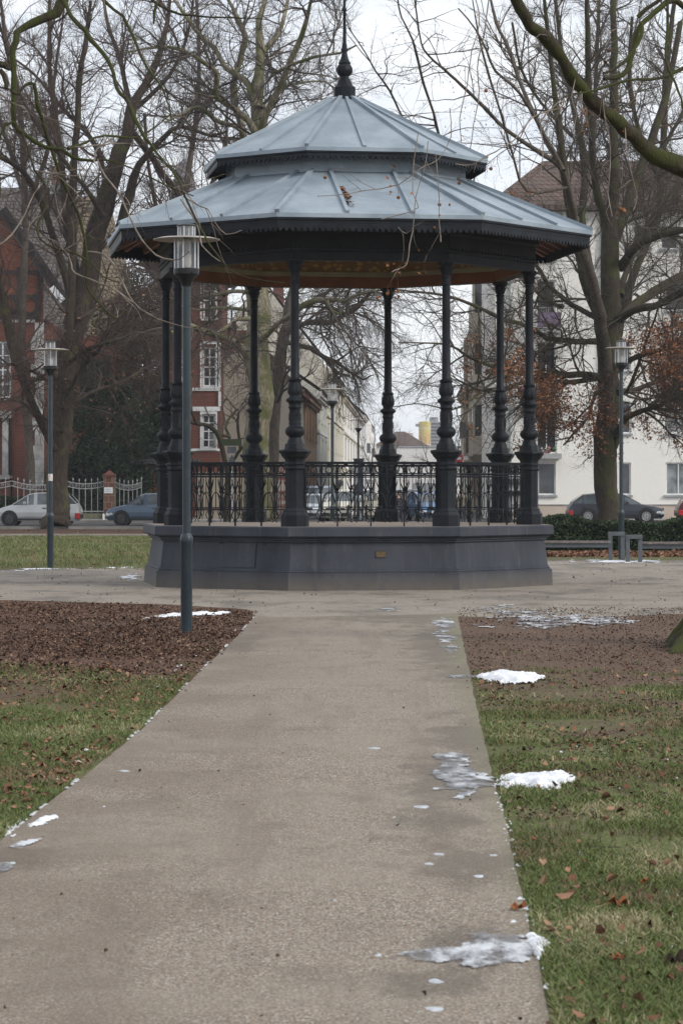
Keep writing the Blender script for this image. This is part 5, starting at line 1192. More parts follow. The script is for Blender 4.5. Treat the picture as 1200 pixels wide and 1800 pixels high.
T_brown = mat('twig_brown', (.074,.052,.043), .9, .3, 2); T_grey = mat('twig_grey', (.076,.061,.052), .9, .3, 2); T_olive = mat('twig_olive', (.062,.050,.038), .9, .3, 2); T_near = mat('twig_near', (.17,.14,.115), .85, .4, 6)
oakleaf = rnd_mat('oak_leaf', [(.07,.03,.018),(.19,.075,.035),(.34,.16,.08)]); beechleaf = rnd_mat('beech_leaf', [(.20,.10,.055),(.33,.19,.11)])
D = dict
LV = [(.60,3.4,.4,6,5,.042),(.30,1.6,.4,5,4,.019),(.17,.80,.5,3,3,.009),(.17,.42,.5,2,3,.0062)]
# --- left park tree
T1 = [([(97,934,60),(98,925,56),(100,912,49),(103,880,40),(105,800,37),(112,700,36),(120,620,36),(136,560,40),(150,520,40),(165,430,36),(180,370,34),(200,300,30),(222,240,22),(232,190,18),(255,150,14),(275,110,12),(290,60,9),(300,-10,6)],104,106,D(lo=.42)),
 ([(118,640,18),(122,560,16),(127,480,14),(128,400,13),(130,300,12),(137,200,11),(140,140,10),(150,80,9),(160,0,5)],104,102),
 ([(140,500,16),(118,400,12),(110,300,12),(95,180,11),(88,120,9),(88,0,6)],105,108),
 ([(125,520,16),(92,410,12),(70,350,11),(40,300,9),(0,275,8),(-40,240,6)],105,100),
 ([(205,420,18),(228,340,17),(245,290,12),(290,240,9),(320,222,8),(370,238,5),(400,230,4)],105,103),
 ([(232,230,12),(262,270,11),(292,315,12),(322,352,12),(345,400,12)],106,109,D(d=.5)),
 ([(96,790,14),(72,740,14),(45,680,14),(20,600,18),(5,520,16),(-20,450,12),(-60,380,9)],104,100),
 ([(230,200,10),(215,120,8),(190,40,6),(180,-20,4)],106,109),
 ([(190,330,12),(165,250,9),(110,190,7),(60,130,5),(20,100,3)],106,110),
 ([(240,190,9),(300,130,7),(330,60,5),(340,0,3)],106,104),
 ([(180,380,12),(150,330,8),(60,210,7),(20,120,5),(0,40,4)],104,98)]
mid = [([(118,640,9),(160,612,8),(205,598,7),(260,578,5),(310,560,3)],104,98,D(trop=(0,0,-.06),d=1.6,len=.9)),
 ([(114,700,9),(150,640,7),(190,600,6),(230,560,5),(280,540,3)],104,100,D(trop=(0,0,-.06),d=1.6,len=.9)),
 ([(112,720,8),(160,690,6),(215,672,5),(270,640,4),(305,650,2)],104,110,D(trop=(0,0,-.08),d=1.8,len=.8)),
 ([(110,690,8),(70,660,6),(20,640,5),(-30,660,3)],104,98,D(trop=(0,0,-.06),d=1.5,len=.8)),
 ([(140,560,9),(190,530,7),(240,520,5),(290,500,3)],104,108,D(trop=(0,0,-.05),d=1.6,len=.9)),
 ([(108,760,7),(60,720,5),(10,700,4),(-20,720,2)],104,108,D(trop=(0,0,-.08),d=1.4,len=.7))]
make_tree('bare_tree', 'big bare brown tree behind the left lamp, its trunk in front of the silver car', 'tree', T1+mid, 11, B_brown, T_brown, LV, (0,0,.05), leaves=(260,.11,beechleaf,lambda t:(t[:,2]<9)&(t[:,0]>-11)))
# --- pale trunk behind the bandstand
T2 = [([(452,925,66),(453,900,54),(452,800,46),(456,700,44),(452,600,42),(452,500,40),(455,400,36),(455,300,31),(454,233,26),(451,175,22),(457,131,18),(457,73,14),(454,35,11),(470,-10,7)],96,98,D(lo=.62)),
 ([(456,250,14),(467,201,12),(492,152,12),(512,105,11),(530,64,10),(541,23,7),(550,-10,5)],97,94),
 ([(452,260,16),(448,230,14),(425,201,11),(392,180,9),(378,163,9),(381,128,9),(358,110,8),(320,87,7),(270,83,5),(220,92,3)],97,92),
 ([(452,190,14),(442,163,13),(431,140,11),(396,117,10),(378,85,9),(350,60,8),(317,15,6),(300,-10,4)],97,100),
 ([(457,110,11),(466,87,10),(492,52,8),(506,0,6)],98,102), ([(472,140,6),(480,131,6),(512,114,6),(556,99,5),(597,93,4),(625,80,3)],97,93),
 ([(460,190,6),(471,175,6),(498,155,5),(527,146,4),(570,143,3),(600,165,2)],97,102),
 ([(436,627,14),(410,600,13),(380,590,12),(351,579,11),(330,570,8),(300,585,5)],96,90,D(trop=(0,0,-.05))),
 ([(440,510,9),(433,513,8),(410,512,7),(389,516,7),(362,520,7),(335,530,5),(300,525,3)],96,100), ([(440,560,9),(420,560,7),(398,575,6),(375,590,4)],96,92), ([(440,545,7),(420,543,6),(380,541,6),(350,545,4),(310,535,3)],96,100),
 ([(455,600,13),(470,590,10),(487,570,9),(509,557,10),(525,543,11),(538,535,11),(560,527,10),(588,527,9),(608,529,7),(617,522,6),(650,512,5),(690,508,3)],96,91,D(trop=(0,0,-.07),d=1.2)),
 ([(575,528,6),(583,545,5),(598,552,4),(600,540,3)],92,92,D(d=.6)),
 ([(425,320,12),(428,245,13),(418,200,13),(413,190,13),(412,146,12),(420,115,11),(425,96,11),(431,64,10),(419,35,8),(399,-5,5)],104,106), ([(440,290,9),(425,230,8),(400,218,9),(378,210,9),(349,187,7),(320,200,5),(290,215,4)],102,98)]
make_tree('bare_tree', 'bare tree with thick pale greenish trunk seen between the left and second columns', 'tree', T2, 22, B_beech, T_grey, LV, (0,0,.03))
# --- leaning grey tree behind it
T3 = [([(473,915,26),(476,860,22),(480,800,19),(484,709,18),(493,617,20),(503,573,19),(509,535,16),(525,470,12),(540,400,9)],112,114,D(lo=.5)),
 ([(505,580,14),(525,573,10),(545,566,10),(575,567,10),(590,563,9),(604,554,8),(618,548,8),(630,538,8),(642,524,7),(655,510,5),(665,498,4)],113,106,D(trop=(0,0,-.16),d=1.6,len=1.1)),
 ([(497,600,10),(525,607,9),(545,612,9),(560,622,9),(575,630,8),(592,637,7),(602,645,6),(620,657,5),(638,667,4),(648,662,3),(656,659,2)],113,108,D(trop=(0,0,-.06),d=.8)),
 ([(578,632,7),(583,645,6),(592,655,5),(612,660,4)],110,110,D(d=.3)),
 ([(480,720,8),(495,690,6),(500,660,5),(520,640,3)],113,110,D(trop=(0,0,-.03),d=1.4)), ([(482,700,8),(465,660,6),(450,640,4)],113,118)]
make_tree('bare_tree', 'leaning grey-barked tree right behind the pale trunk, its limbs hanging over the street', 'tree', T3, 33, B_grey, T_grey, LV, (0,0,-.08))
# --- gnarled small tree
T4 = [([(398,925,12),(398,880,10),(402,840,9),(394,805,9),(388,775,9),(378,757,8),(360,746,7),(342,745,6),(330,738,5)],120,117,D(lo=.5,d=1.2)),
 ([(390,780,7),(383,766,6),(400,767,6),(405,770,5),(397,752,5),(400,740,5),(412,725,4),(418,720,4)],119,121), ([(402,820,7),(412,805,6),(422,790,6),(420,770,5),(418,740,5),(419,725,3)],120,118),
 ([(384,764,5),(395,740,4),(390,715,3),(398,700,3)],119,122), ([(345,745,5),(335,720,4),(330,700,3)],117,116), ([(422,790,5),(440,775,4),(452,760,3)],118,116)]
make_tree('small_tree', 'small gnarled pruned tree in front of the red brick house behind the left railing', 'tree', T4, 44, B_oak, T_brown, [(.6,2.2,.4,5,4,.03),(.3,1.1,.4,4,3,.014),(.2,.5,.4,2,3,.008)], (0,0,.05))
# --- oak on the right
O = [([(1069,925,60),(1068,910,46),(1066,880,40),(1064,800,40),(1066,740,39),(1068,660,38),(1068,600,36),(1072,540,35),(1075,500,34),(1072,430,33),(1070,380,25),(1078,330,21),(1079,250,17),(1078,150,14),(1078,60,12),(1078,-10,10)],96,97,D(lo=.6)),
 ([(1066,420,16),(1058,370,15),(1046,330,14),(1040,250,12),(1034,150,12),(1033,80,10),(1030,-10,8)],97,94), ([(1080,420,20),(1096,380,18),(1112,330,18),(1135,270,15),(1160,200,14),(1180,120,11),(1195,40,9)],97,100),
 ([(1060,580,20),(1046,545,19),(1033,510,19),(1020,460,16),(1006,400,15),(996,340,14),(990,290,14),(982,220,11),(970,130,9),(962,60,8),(955,-10,6)],96,92),
 ([(1090,470,18),(1108,442,16),(1130,425,14),(1165,412,13),(1210,402,11),(1250,395,9)],97,92,D(trop=(0,0,-.02))), ([(1088,560,18),(1115,535,17),(1150,512,18),(1180,495,18),(1215,478,16),(1260,455,12)],96,102), ([(1085,560,14),(1120,545,13),(1160,535,14),(1200,512,14),(1240,500,10)],96,90),
 ([(1052,560,12),(1020,545,10),(990,525,9),(962,500,8),(948,475,7),(930,455,5)],96,93), ([(990,540,8),(960,528,7),(930,500,6),(915,480,4)],96,96,D(d=.6)),
 ([(1050,662,13),(1020,658,11),(980,660,10),(940,658,9),(905,656,8),(870,645,7),(840,635,6),(815,622,5),(790,607,4),(760,603,3),(700,602,2)],96,88,D(trop=(0,0,.0),d=.8)),
 ([(960,595,9),(925,573,8),(880,560,8),(850,545,7),(820,532,6),(785,520,5),(740,514,4),(690,508,3)],94,86,D(d=.7,trop=(0,0,.0))), ([(1050,600,12),(1010,600,10),(960,595,9)],96,94,D(d=1.5)),
 ([(1050,665,10),(1000,672,8),(950,668,7),(900,678,6),(860,690,5),(820,676,4),(805,668,3)],96,90,D(d=1.2)), ([(905,656,6),(870,670,5),(830,700,4),(795,720,3),(740,710,2),(690,715,1.6)],92,84,D(d=.4,trop=(0,0,0))),
 ([(1083,765,14),(1100,735,11),(1130,722,9),(1160,712,9),(1180,700,8),(1210,690,7),(1250,680,6)],96,91,D(trop=(0,0,.02),d=1.3)), ([(1085,690,11),(1115,685,9),(1150,672,9),(1190,650,8),(1230,640,6)],96,102,D(d=1.2)),
 ([(1088,640,12),(1125,625,10),(1165,612,9),(1200,600,9),(1240,590,6)],96,90,D(d=1.2)), ([(1060,700,8),(1045,690,6),(1035,730,5),(1005,765,4),(990,782,3)],96,94,D(d=.7)), ([(1090,520,12),(1100,480,11),(1140,390,9),(1190,330,8),(1220,300,6)],97,103),
 ([(1100,690,7),(1118,650,6),(1135,600,5),(1150,560,4),(1160,520,3)],94,90,D(d=.8)),
 ([(1072,800,10),(1086,770,9),(1092,742,7)],96,96,D(bare=1))]
oleaf = lambda t: (t[:,2] < 6.7+np.sin(t[:,0]*1.3)*.5) & (t[:,2] > 2.9+np.sin(t[:,0]*1.9)*.4) & ((t[:,0] > 5.9+np.sin(t[:,2]*2)*.5) | ((t[:,0] > 3.9) & (np.sin(t[:,0]*5)+np.sin(t[:,2]*6) > .75))) & (np.sin(t[:,0]*.9+t[:,2]*1.7)+np.sin(t[:,1]*.8) > -.7)
make_tree('oak_tree', 'oak with brown withered leaves and forked trunk behind the right lamp post', 'tree', O, 55, B_oak, T_olive, LV, (0,0,.03), leaves=(17000,.095,oakleaf,oleaf))
# --- plane tree limbs right of centre (upper right, with seed balls)
PL = [([(1070,925,30),(1066,760,28),(1062,620,24),(1046,520,20),(1020,430,18),(1000,350,15),(990,305,13),(975,285,10),(940,262,8),(890,229,7),(842,180,6),(800,140,5),(780,122,4.5),(755,100,4),(740,75,3),(728,-5,2.5)],98,74,D(lo=.6)),
 ([(1012,400,9),(960,440,8),(880,380,7),(800,290,5),(775,250,4),(745,233,4),(710,210,3.5),(685,160,4),(660,125,3),(640,90,2.5),(610,45,2)],88,74,D(lo=.45)),
 ([(880,380,7),(810,310,6),(782,270,5),(770,235,5),(762,200,5),(745,150,5),(735,110,5),(725,70,4),(705,30,3),(698,-5,3)],80,73),
 ([(985,290,8),(930,190,6),(900,150,5),(870,125,4.5),(855,90,4),(835,50,3),(805,15,2.5)],82,78), ([(990,300,10),(960,250,9),(938,200,8),(915,150,7),(895,90,7),(872,40,6),(860,-10,4)],86,90),
 ([(995,330,6),(925,335,5),(900,270,4),(880,200,4),(855,120,4),(840,60,3),(830,0,2)],84,80)]
make_tree('plane_tree', 'bare plane tree with dangling seed balls behind the right side of the bandstand roof', 'tree', PL, 66, B_grey, T_grey, [(.85,2.6,.4,6,4,.022),(.40,1.2,.4,5,3,.011),(.26,.55,.5,3,3,.006),(.3,.25,.5,2,3,.004)], (0,0,.0), balls=90)
# --- slim trees top right
SL = [([(1066,918,16),(1062,700,15),(1050,560,14),(1030,440,13),(1022,380,12),(1026,290,12),(1010,200,10),(990,110,8),(975,0,6)],118,118,D(lo=.45)), ([(1026,300,10),(1040,240,8),(1048,100,7),(1052,0,5)],118,122), ([(1005,240,7),(950,180,6),(915,120,5),(900,40,4)],118,114)]
make_tree('bare_tree', 'slim bare tree behind the oak, left of its forked stems', 'tree', SL, 67, B_oak, T_grey, LV, (0,0,.06))
SL = [([(1076,918,17),(1074,700,16),(1090,560,15),(1130,440,14),(1155,380,13),(1165,250,12),(1170,130,10),(1185,0,8)],122,122,D(lo=.4)), ([(1160,320,9),(1125,240,8),(1105,140,7),(1110,30,5)],122,118), ([(1165,260,8),(1205,180,6),(1230,60,5)],122,126)]
make_tree('bare_tree', 'slim bare tree behind the oak near the right edge', 'tree', SL, 68, B_oak, T_grey, LV, (0,0,.06))
# --- bare trees behind the far-left roofs and down the street
SL = [([(58,920,18),(50,760,16),(40,600,14),(45,400,12),(40,250,11),(30,150,9),(10,60,7),(0,-10,5)],128,130,D(lo=.3)), ([(44,380,9),(85,260,8),(95,150,6),(110,40,4)],129,126), ([(44,350,8),(10,240,7),(-20,150,5)],129,132)]
make_tree('bare_tree', 'bare tree rising behind the mossy branches in the top left corner', 'tree', SL, 69, B_grey, T_brown, LV, (0,0,.06))
SL = [([(318,920,20),(330,700,16),(325,560,15),(320,440,13),(330,320,11),(345,200,9),(350,90,7),(345,-10,5)],124,126,D(lo=.15)), ([(324,500,9),(285,400,8),(262,300,6),(255,200,5)],125,120), ([(328,420,9),(370,330,8),(395,260,6),(400,180,4)],125,128), ([(322,560,8),(280,500,6),(240,450,5)],124,122,D(d=1.4)), ([(322,600,8),(290,570,6),(250,560,5)],124,120,D(d=1.4,trop=(0,0,-.04)))]
make_tree('bare_tree', 'bare tree behind the left edge of the bandstand roof, beside the church spire', 'tree', SL, 70, B_grey, T_brown, LV, (0,0,.05))
for i, (px, Y, h, lab) in enumerate(((668,300,9.5,'hazy bare street tree left of the rear column, beyond the white houses'),(775,300,9.0,'hazy bare street tree in front of the yellow tower'),(690,480,13,'faint bare tree rising behind the hip-roofed house'),(655,380,11,'faint bare tree behind the balconied house at the end of the left row'))):
    b0 = HZ+1.6*F/Y; yt = lambda z: HZ-(z-1.6)*F/Y; s_ = F/Y
    lim = [([(px,b0,.32*s_),(px+.2*s_,yt(h*.25),.26*s_),(px-.1*s_,yt(h*.5),.2*s_),(px+.3*s_,yt(h*.75),.12*s_),(px+.1*s_,yt(h),.04*s_)],Y,Y+1,D(lo=.3)),
           ([(px,yt(h*.3),.16*s_),(px-1.5*s_,yt(h*.5),.1*s_),(px-2.3*s_,yt(h*.8),.04*s_)],Y,Y-2), ([(px,yt(h*.35),.16*s_),(px+1.6*s_,yt(h*.55),.1*s_),(px+2.2*s_,yt(h*.85),.04*s_)],Y,Y+2)]
    make_tree('street_tree', lab, 'tree', lim, 80+i, B_grey, T_grey, [(.8,2.6,.4,5,3,.04),(.4,1.3,.4,4,3,.02),(.28,.6,.4,2,3,.013)], (0,0,.06), group='bare trees down the street')

# --- near tree left, outside the frame: mossy branches hang in from above
N1 = [([(-560,1180,130),(-560,1080,90),(-550,700,70),(-520,400,60),(-470,100,50),(-380,-100,40),(-200,-210,30),(-40,-200,24),(60,-120,21),(112,0,20),(75,32,17),(45,47,13),(31,57,12),(27,75,11),(22,100,10),(25,130,10),(26,170,9),(26,220,9),(40,232,8),(60,248,7),(85,260,6.5),(110,262,6.5),(125,275,6),(160,283,5),(190,282,4),(230,295,3),(290,325,2.5),(340,345,1.8)],27,26,D(lo=.72,d=.45)),
 ([(112,2,10),(125,28,8),(150,55,8),(170,82,8),(190,105,8),(200,130,7),(205,155,7),(220,172,8),(232,192,9),(245,225,6),(265,255,5),(290,285,4),(315,315,4),(322,340,4),(345,385,3.5),(370,430,3),(400,470,2.2),(440,490,2),(500,498,1.4)],26,24,D(d=.5)),
 ([(150,-60,8),(182,0,6),(215,28,5.5),(230,55,5),(240,80,5),(260,120,4),(285,155,3.2),(300,200,2.4),(303,240,1.6)],26,25,D(d=.5)),
 ([(20,160,6),(33,165,5),(45,150,5),(60,148,6),(65,185,7),(75,210,6),(85,245,6),(95,275,6),(110,315,5),(125,350,5.5),(140,380,5.5),(150,420,5),(153,470,4),(152,500,3.5),(170,530,3),(200,558,2.4),(212,555,2),(233,535,1.5)],26,27,D(d=.4)),
 ([(40,235,5),(50,262,4),(62,300,4),(80,325,4),(80,365,4),(68,390,3.6),(70,420,3.6),(100,437,4),(130,445,4),(160,462,3),(180,485,2.6),(207,497,2)],26,25,D(d=.4)),
 ([(155,442,3.4),(182,447,3.4),(203,468,3),(218,500,2.6),(235,530,2.6),(262,553,2.4),(295,567,2),(345,578,1.6),(372,577,1)],26.5,25,D(d=.3)),
 ([(134,450,1.6),(120,440,2),(126,465,2.4),(133,480,2.6),(160,492,3),(195,505,3),(228,528,3),(235,530,2)],26.5,26,D(d=.3)),
 ([(172,280,2.4),(185,310,3),(210,340,3),(225,375,3),(240,405,3),(260,435,2.8),(290,455,2.6),(315,455,2),(332,442,1.2)],25,24,D(d=.3)),
 ([(0,430,3.4),(22,412,3.2),(45,375,2.8),(60,340,2.2),(85,310,1.6)],25,26,D(d=.4)), ([(250,-20,6),(270,0,5),(300,20,5),(340,28,4),(400,31,3),(470,33,1.8)],28,27,D(d=.6)), ([(275,5,6),(272,22,5),(270,42,3)],27,27,D(bare=1)),
 ([(-40,105,15),(0,112,14),(12,116,12),(14,122,11)],26,26,D(bare=1)), ([(0,122,8),(10,140,9),(12,155,8)],26,26,D(bare=1)), ([(0,345,4),(0,240,4),(22,215,5),(30,222,5)],26,26,D(d=.4)), ([(0,165,3),(15,180,3.4),(18,215,3),(10,240,2)],26,26,D(d=.4)),
 ([(58,300,3),(80,303,3),(120,308,2.4),(170,310,1.8),(185,315,1.2)],26,25,D(d=.3)), ([(318,350,3),(345,390,3),(352,420,2.6),(362,440,2.2),(388,460,1.2)],25,24,D(d=.3)), ([(322,345,2.4),(350,362,2.2),(365,368,1.8),(378,392,2),(398,412,1.6),(425,405,1)],25,25,D(d=.3)),
 ([(120,262,6),(150,250,4),(185,238,4),(230,242,3.5),(262,232,3),(300,200,2.2)],26,27,D(d=.5)), ([(165,285,3.4),(172,262,3),(200,243,3)],26,27,D(d=.5))]
LN = [(.40,.70,.5,7,5,.007),(.20,.30,.5,4,4,.0035)]
make_tree('mossy_tree', 'near tree whose green mossy branches hang into the top left corner', 'tree', N1, 91, B_moss, T_near, LN, (0,0,-.05), step=.12, sides=10, thin_px=4.2)
# --- near tree right, only its root flare shows
N2 = [([(1275,1180,150),(1272,1122,112),(1270,1085,98),(1270,1040,92),(1270,900,88),(1268,600,90),(1275,300,80),(1290,0,70),(1300,-200,60)],27.6,27.6,D(bare=1)),
 ([(1275,330,50),(1235,312,40),(1200,292,36),(1150,273,30),(1112,242,26),(1085,215,25),(1060,196,24),(1038,175,23),(1020,155,23),(1000,125,22),(985,100,22),(968,78,22),(950,60,22),(930,42,21),(912,12,20),(895,-20,19)],27.6,25.5,D(lo=.25,d=.5,trop=(0,0,-.12))),
 ([(1280,120,20),(1230,40,14),(1185,0,11),(1160,15,11),(1140,30,10),(1122,48,9),(1115,75,9),(1108,105,9),(1095,132,9),(1075,137,8),(1060,138,7)],27.6,26.5,D(d=.8,trop=(0,0,-.1))),
 ([(1125,40,6),(1128,60,6),(1108,95,5),(1085,118,5),(1060,128,4)],27,26.5,D(d=.5)), ([(1120,30,8),(1150,5,7),(1185,-20,6)],27,27,D(d=.3)),
 ([(1172,0,5),(1173,60,4.5),(1168,100,4.5),(1178,130,4.5),(1192,160,4),(1200,190,4)],26.5,26,D(d=.5,trop=(0,0,-.15))),
 ([(1200,120,6),(1160,138,6),(1100,142,5),(1040,160,4),(990,170,3.5),(965,195,3)],27,26,D(d=.6)),
 ([(1262,1070,90),(1236,1100,64),(1205,1122,44),(1178,1140,32),(1150,1160,18)],27.6,27.2,D(bare=1)), ([(1262,1085,90),(1230,1120,60),(1205,1140,40),(1180,1160,26)],27.2,26.2,D(bare=1)), ([(1265,1040,84),(1236,1080,56),(1212,1104,42),(1190,1122,32),(1165,1150,22)],28.0,28.2,D(bare=1))]
for pts in ([(990,175,3),(985,190,3),(945,200,2.6),(925,218,2.4),(905,245,2.2),(880,262,2.2),(860,272,2),(830,290,1.6),(800,288,1.2)],
            [(1060,175,1.6),(1062,205,1.6),(1070,240,1.6),(1072,290,1.6),(1068,340,1.4),(1075,380,1.2)], [(1098,225,1.6),(1100,260,1.6),(1108,300,1.4),(1118,345,1.4),(1112,370,1)], [(1010,140,1.6),(1004,170,1.6),(1012,200,1.4),(1006,235,1.2)],
            [(860,-10,2.2),(850,60,2),(838,120,2),(842,160,2),(832,220,1.6),(826,262,1.4)], [(832,-10,2.2),(842,25,2),(838,60,2),(828,90,2),(820,150,1.8),(808,210,1.6),(810,250,1.2)],
            [(790,190,1.6),(792,240,1.6),(770,280,1.4),(745,292,1.4),(700,325,1.4),(640,335,1.2),(600,342,1),(558,345,.8)], [(752,248,1.5),(745,300,1.4),(730,345,1.4),(728,380,1.4),(720,430,1.3),(714,465,1.2),(700,472,1),(688,478,.9)],
            [(735,232,1.4),(728,285,1.4),(725,340,1.4),(735,365,1.2),(700,378,1),(670,385,.8)], [(765,270,1.4),(770,330,1.2),(772,400,1.2),(775,425,1)], [(700,400,.9),(712,410,1),(722,405,1)], [(985,175,2),(950,215,1.8),(955,260,1.6),(948,310,1.4)]):
    N2.append((pts, 26, 25.2, D(d=.6, trop=(0,0,-.10), len=.6)))
nleaf = rnd_mat('near_leaf', [(.22,.08,.03),(.40,.17,.07)])
make_tree('mossy_tree', 'near tree at the right edge with mossy root flare and one thick mossy bough', 'tree', N2, 92, B_moss, T_near, [(.36,.8,.5,7,5,.006),(.24,.30,.5,4,4,.003)], (0,0,-.05), step=.12, sides=14, leaves=(42,.04,nleaf,lambda t: t[:,0]<4), balls=22, thin_px=4.2)

# ------------------------------------------------------------------ evergreens and hedge
def foliage(rng, name, pts, size, m, parent, aspect=.35, curl=.2):
    o = leaf_quads(rng, name, pts, size, m, parent, curl=curl, aspect=aspect); return o
ev_mat = rnd_mat('conifer_needles', [(.008,.016,.011),(.018,.034,.018),(.035,.055,.028)], .8)
hd_mat = rnd_mat('yew_leaves', [(.008,.016,.010),(.020,.038,.016),(.055,.085,.03)], .6)
def conifer(lab, px, Y, h, r, seed, n=16000, z0=.6):
    rng = np.random.default_rng(seed); root = thing('conifer', lab, 'tree', (X_(px,Y),Y,0), group='dark evergreens behind the fence')
    m = MB(); m.tube([(0,0,0),(.1,0,h*.4),(0,0,h*.92)], [.2,.14,.03], 8); m.build('trunk', B_oak, root)
    nb = 130; zc = z0+(h-z0)*rng.random(nb)**1.1; L = r*(1-(zc-z0)/(h-z0))**.7*(.6+.5*rng.random(nb)); az = rng.uniform(0,2*pi,nb)
    idx = rng.integers(0, nb, n); t = rng.random(n)**.6; spread = .12+.25*t
    P_ = np.stack([np.cos(az[idx])*L[idx]*t, np.sin(az[idx])*L[idx]*t, zc[idx]-.35*L[idx]*t*t], 1)+rng.normal(0,1,(n,3))*spread[:,None]*np.array([1,1,.7])
    P_ = P_[P_[:,2] > .15]; foliage(rng, 'crown', P_, .26, ev_mat, root, .3); return root
conifer('tall dark conifer beside the left tree trunk, behind the silver railing', 165, 130.5, 7.4, 2.3, 5, 20000)
conifer('dark drooping conifer above the iron gate', 218, 131, 6.2, 1.9, 6, 15000, 1.2)
conifer('dark conifer behind the left bandstand columns', 272, 134, 6.8, 2.0, 7, 15000, 1.8)
ol = rnd_mat('olive_needles', [(.03,.035,.015),(.07,.075,.035),(.11,.11,.06)])
rng = np.random.default_rng(3)
o_root = thing('pine_tree', 'olive green pine crown under the left corner of the bandstand roof', 'tree', (X_(255,140),140,0)); m = MB(); m.tube([(0,0,0),(.1,0,6),(0,0,11)], [.25,.18,.04], 8); m.build('trunk', B_oak, o_root)
cl = rng.normal(0,1,(60,3))*np.array([1.5,1.2,1.6])+np.array([0,0,9.4]); pp = cl[rng.integers(0,60,14000)]+rng.normal(0,.38,(14000,3)); foliage(rng, 'crown', pp, .24, ol, o_root, .25)
# hedge
YHd = 66.0; rng = np.random.default_rng(12)
def hedge(lab, x0, x1, Y0, Y1, h, n, seed, grp=None):
    rng = np.random.default_rng(seed); root = thing('hedge', lab, 'hedge', ((x0+x1)/2,(Y0+Y1)/2,0), group=grp)
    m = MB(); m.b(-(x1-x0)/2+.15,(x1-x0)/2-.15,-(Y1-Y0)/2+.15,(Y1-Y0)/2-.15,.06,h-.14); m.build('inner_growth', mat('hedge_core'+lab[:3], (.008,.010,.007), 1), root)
    P_ = rng.uniform(-1,1,(n,3)); k_ = rng.integers(0,3,n); sgn_ = np.where(rng.random(n)<.8,-1,1)
    P_[k_==0,1] = -1+rng.normal(0,.08,(k_==0).sum()); P_[k_==1,2] = 1-np.abs(rng.normal(0,.12,(k_==1).sum())); P_[k_==2,1] = -1+rng.normal(0,.12,(k_==2).sum())
    P_ = P_*np.array([(x1-x0)/2,(Y1-Y0)/2,h/2])+np.array([0,0,h/2]); P_[:,2] += .07*np.sin(P_[:,0]*1.7)+.05*np.sin(P_[:,0]*4.1); P_[:,1] += .08*np.sin(P_[:,0]*3.3+P_[:,2]*4)
    P_[:,2] = np.where(P_[:,2] < .1, .1+rng.random(n)*.15, P_[:,2]); foliage(rng, 'foliage', P_, .085, hd_mat, root, .4); return root
hedge('clipped dark yew hedge running behind the benches on the right', 3.7, 12.5, 66.0, 67.6, .80, 52000, 13)
hedge('low dark shrubbery under the far left house windows', X_(-80,131), X_(60,131), 129, 130, 1.1, 9000, 14)

# ------------------------------------------------------------------ grass, fallen leaves, snow
def xl_path(Y):                                 # left and right edge of the path at depth Y
    a = sorted([(p[1],p[0]) for p in Lg]); return np.interp(Y, [q[0] for q in a], [q[1] for q in a])
def xr_path(Y):
    a = sorted([(p[1],p[0]) for p in Rg]); return np.interp(Y, [q[0] for q in a], [q[1] for q in a])
gm1 = rnd_mat('grass_blade', [(.24,.17,.105),(.19,.145,.08),(.135,.125,.055),(.095,.120,.040),(.10,.145,.042),(.125,.165,.050),(.19,.19,.085),(.36,.31,.19)], .6)
def vnoise(rng, x, y, sc):
    tot = 0; amp = 0
    for o_, w in ((1,.55),(2.13,.28),(4.7,.17)):
        an = rng.uniform(0, 6.28); gx = rng.random((97,97)); X = (x*cos(an)-y*sin(an))*sc*o_+rng.uniform(0,50); Yy = (x*sin(an)+y*cos(an))*sc*o_+rng.uniform(0,50)
        u = np.mod(X,95.99); v = np.mod(Yy,95.99); i = u.astype(int); j = v.astype(int); fu = u-i; fv = v-j; fu = fu*fu*(3-2*fu); fv = fv*fv*(3-2*fv)
        tot = tot+w*(gx[i,j]*(1-fu)*(1-fv)+gx[i+1,j]*fu*(1-fv)+gx[i,j+1]*(1-fu)*fv+gx[i+1,j+1]*fu*fv); amp += w
    return np.clip((tot/amp-.5)*1.35+.5, 0, 1)
def grass(name, lab, x, y, rng, h0=.05):
    n = len(x); h = h0*(.5+rng.random(n)); a = rng.uniform(0,2*pi,n); w = .0014+.0012*rng.random(n)+y*.00008; lean = rng.normal(0,.75,(n,2))*h[:,None]
    b = np.stack([x,y,np.full(n,.0)],1); d = np.stack([np.cos(a)*w,np.sin(a)*w,0*a],1); t = b+np.stack([lean[:,0],lean[:,1],h],1); mid_ = b+np.stack([lean[:,0]*.35,lean[:,1]*.35,h*.6],1)
    V = np.stack([b-d,b+d,mid_+d*.7,t,mid_-d*.7],1).reshape(-1,3); base = (np.arange(n)*5)[:,None]
    Q = np.concatenate([base+np.array([[0,1,2,4]])],0); T = np.concatenate([base+np.array([[4,2,3,3]])],0)
    r = np.clip(vnoise(rng,x,y,1.2)*.95+rng.random(n)*.55-.20, 0, 1)
    o = np_mesh(name, V, np.vstack([Q, base+np.array([[4,2,3,2]])]) if False else Q, gm1, None, smooth=False, rnd=np.repeat(r,5)); 
    # tips as triangles
    o2 = np_mesh('tmp', V, base+np.array([[4,2,3]]), gm1, None, smooth=False, rnd=np.repeat(r,5))
    with bpy.context.temp_override(active_object=o, selected_editable_objects=[o,o2], object=o, selected_objects=[o,o2]): bpy.ops.object.join()
    return tag(o, lab, 'grass', kind='stuff')
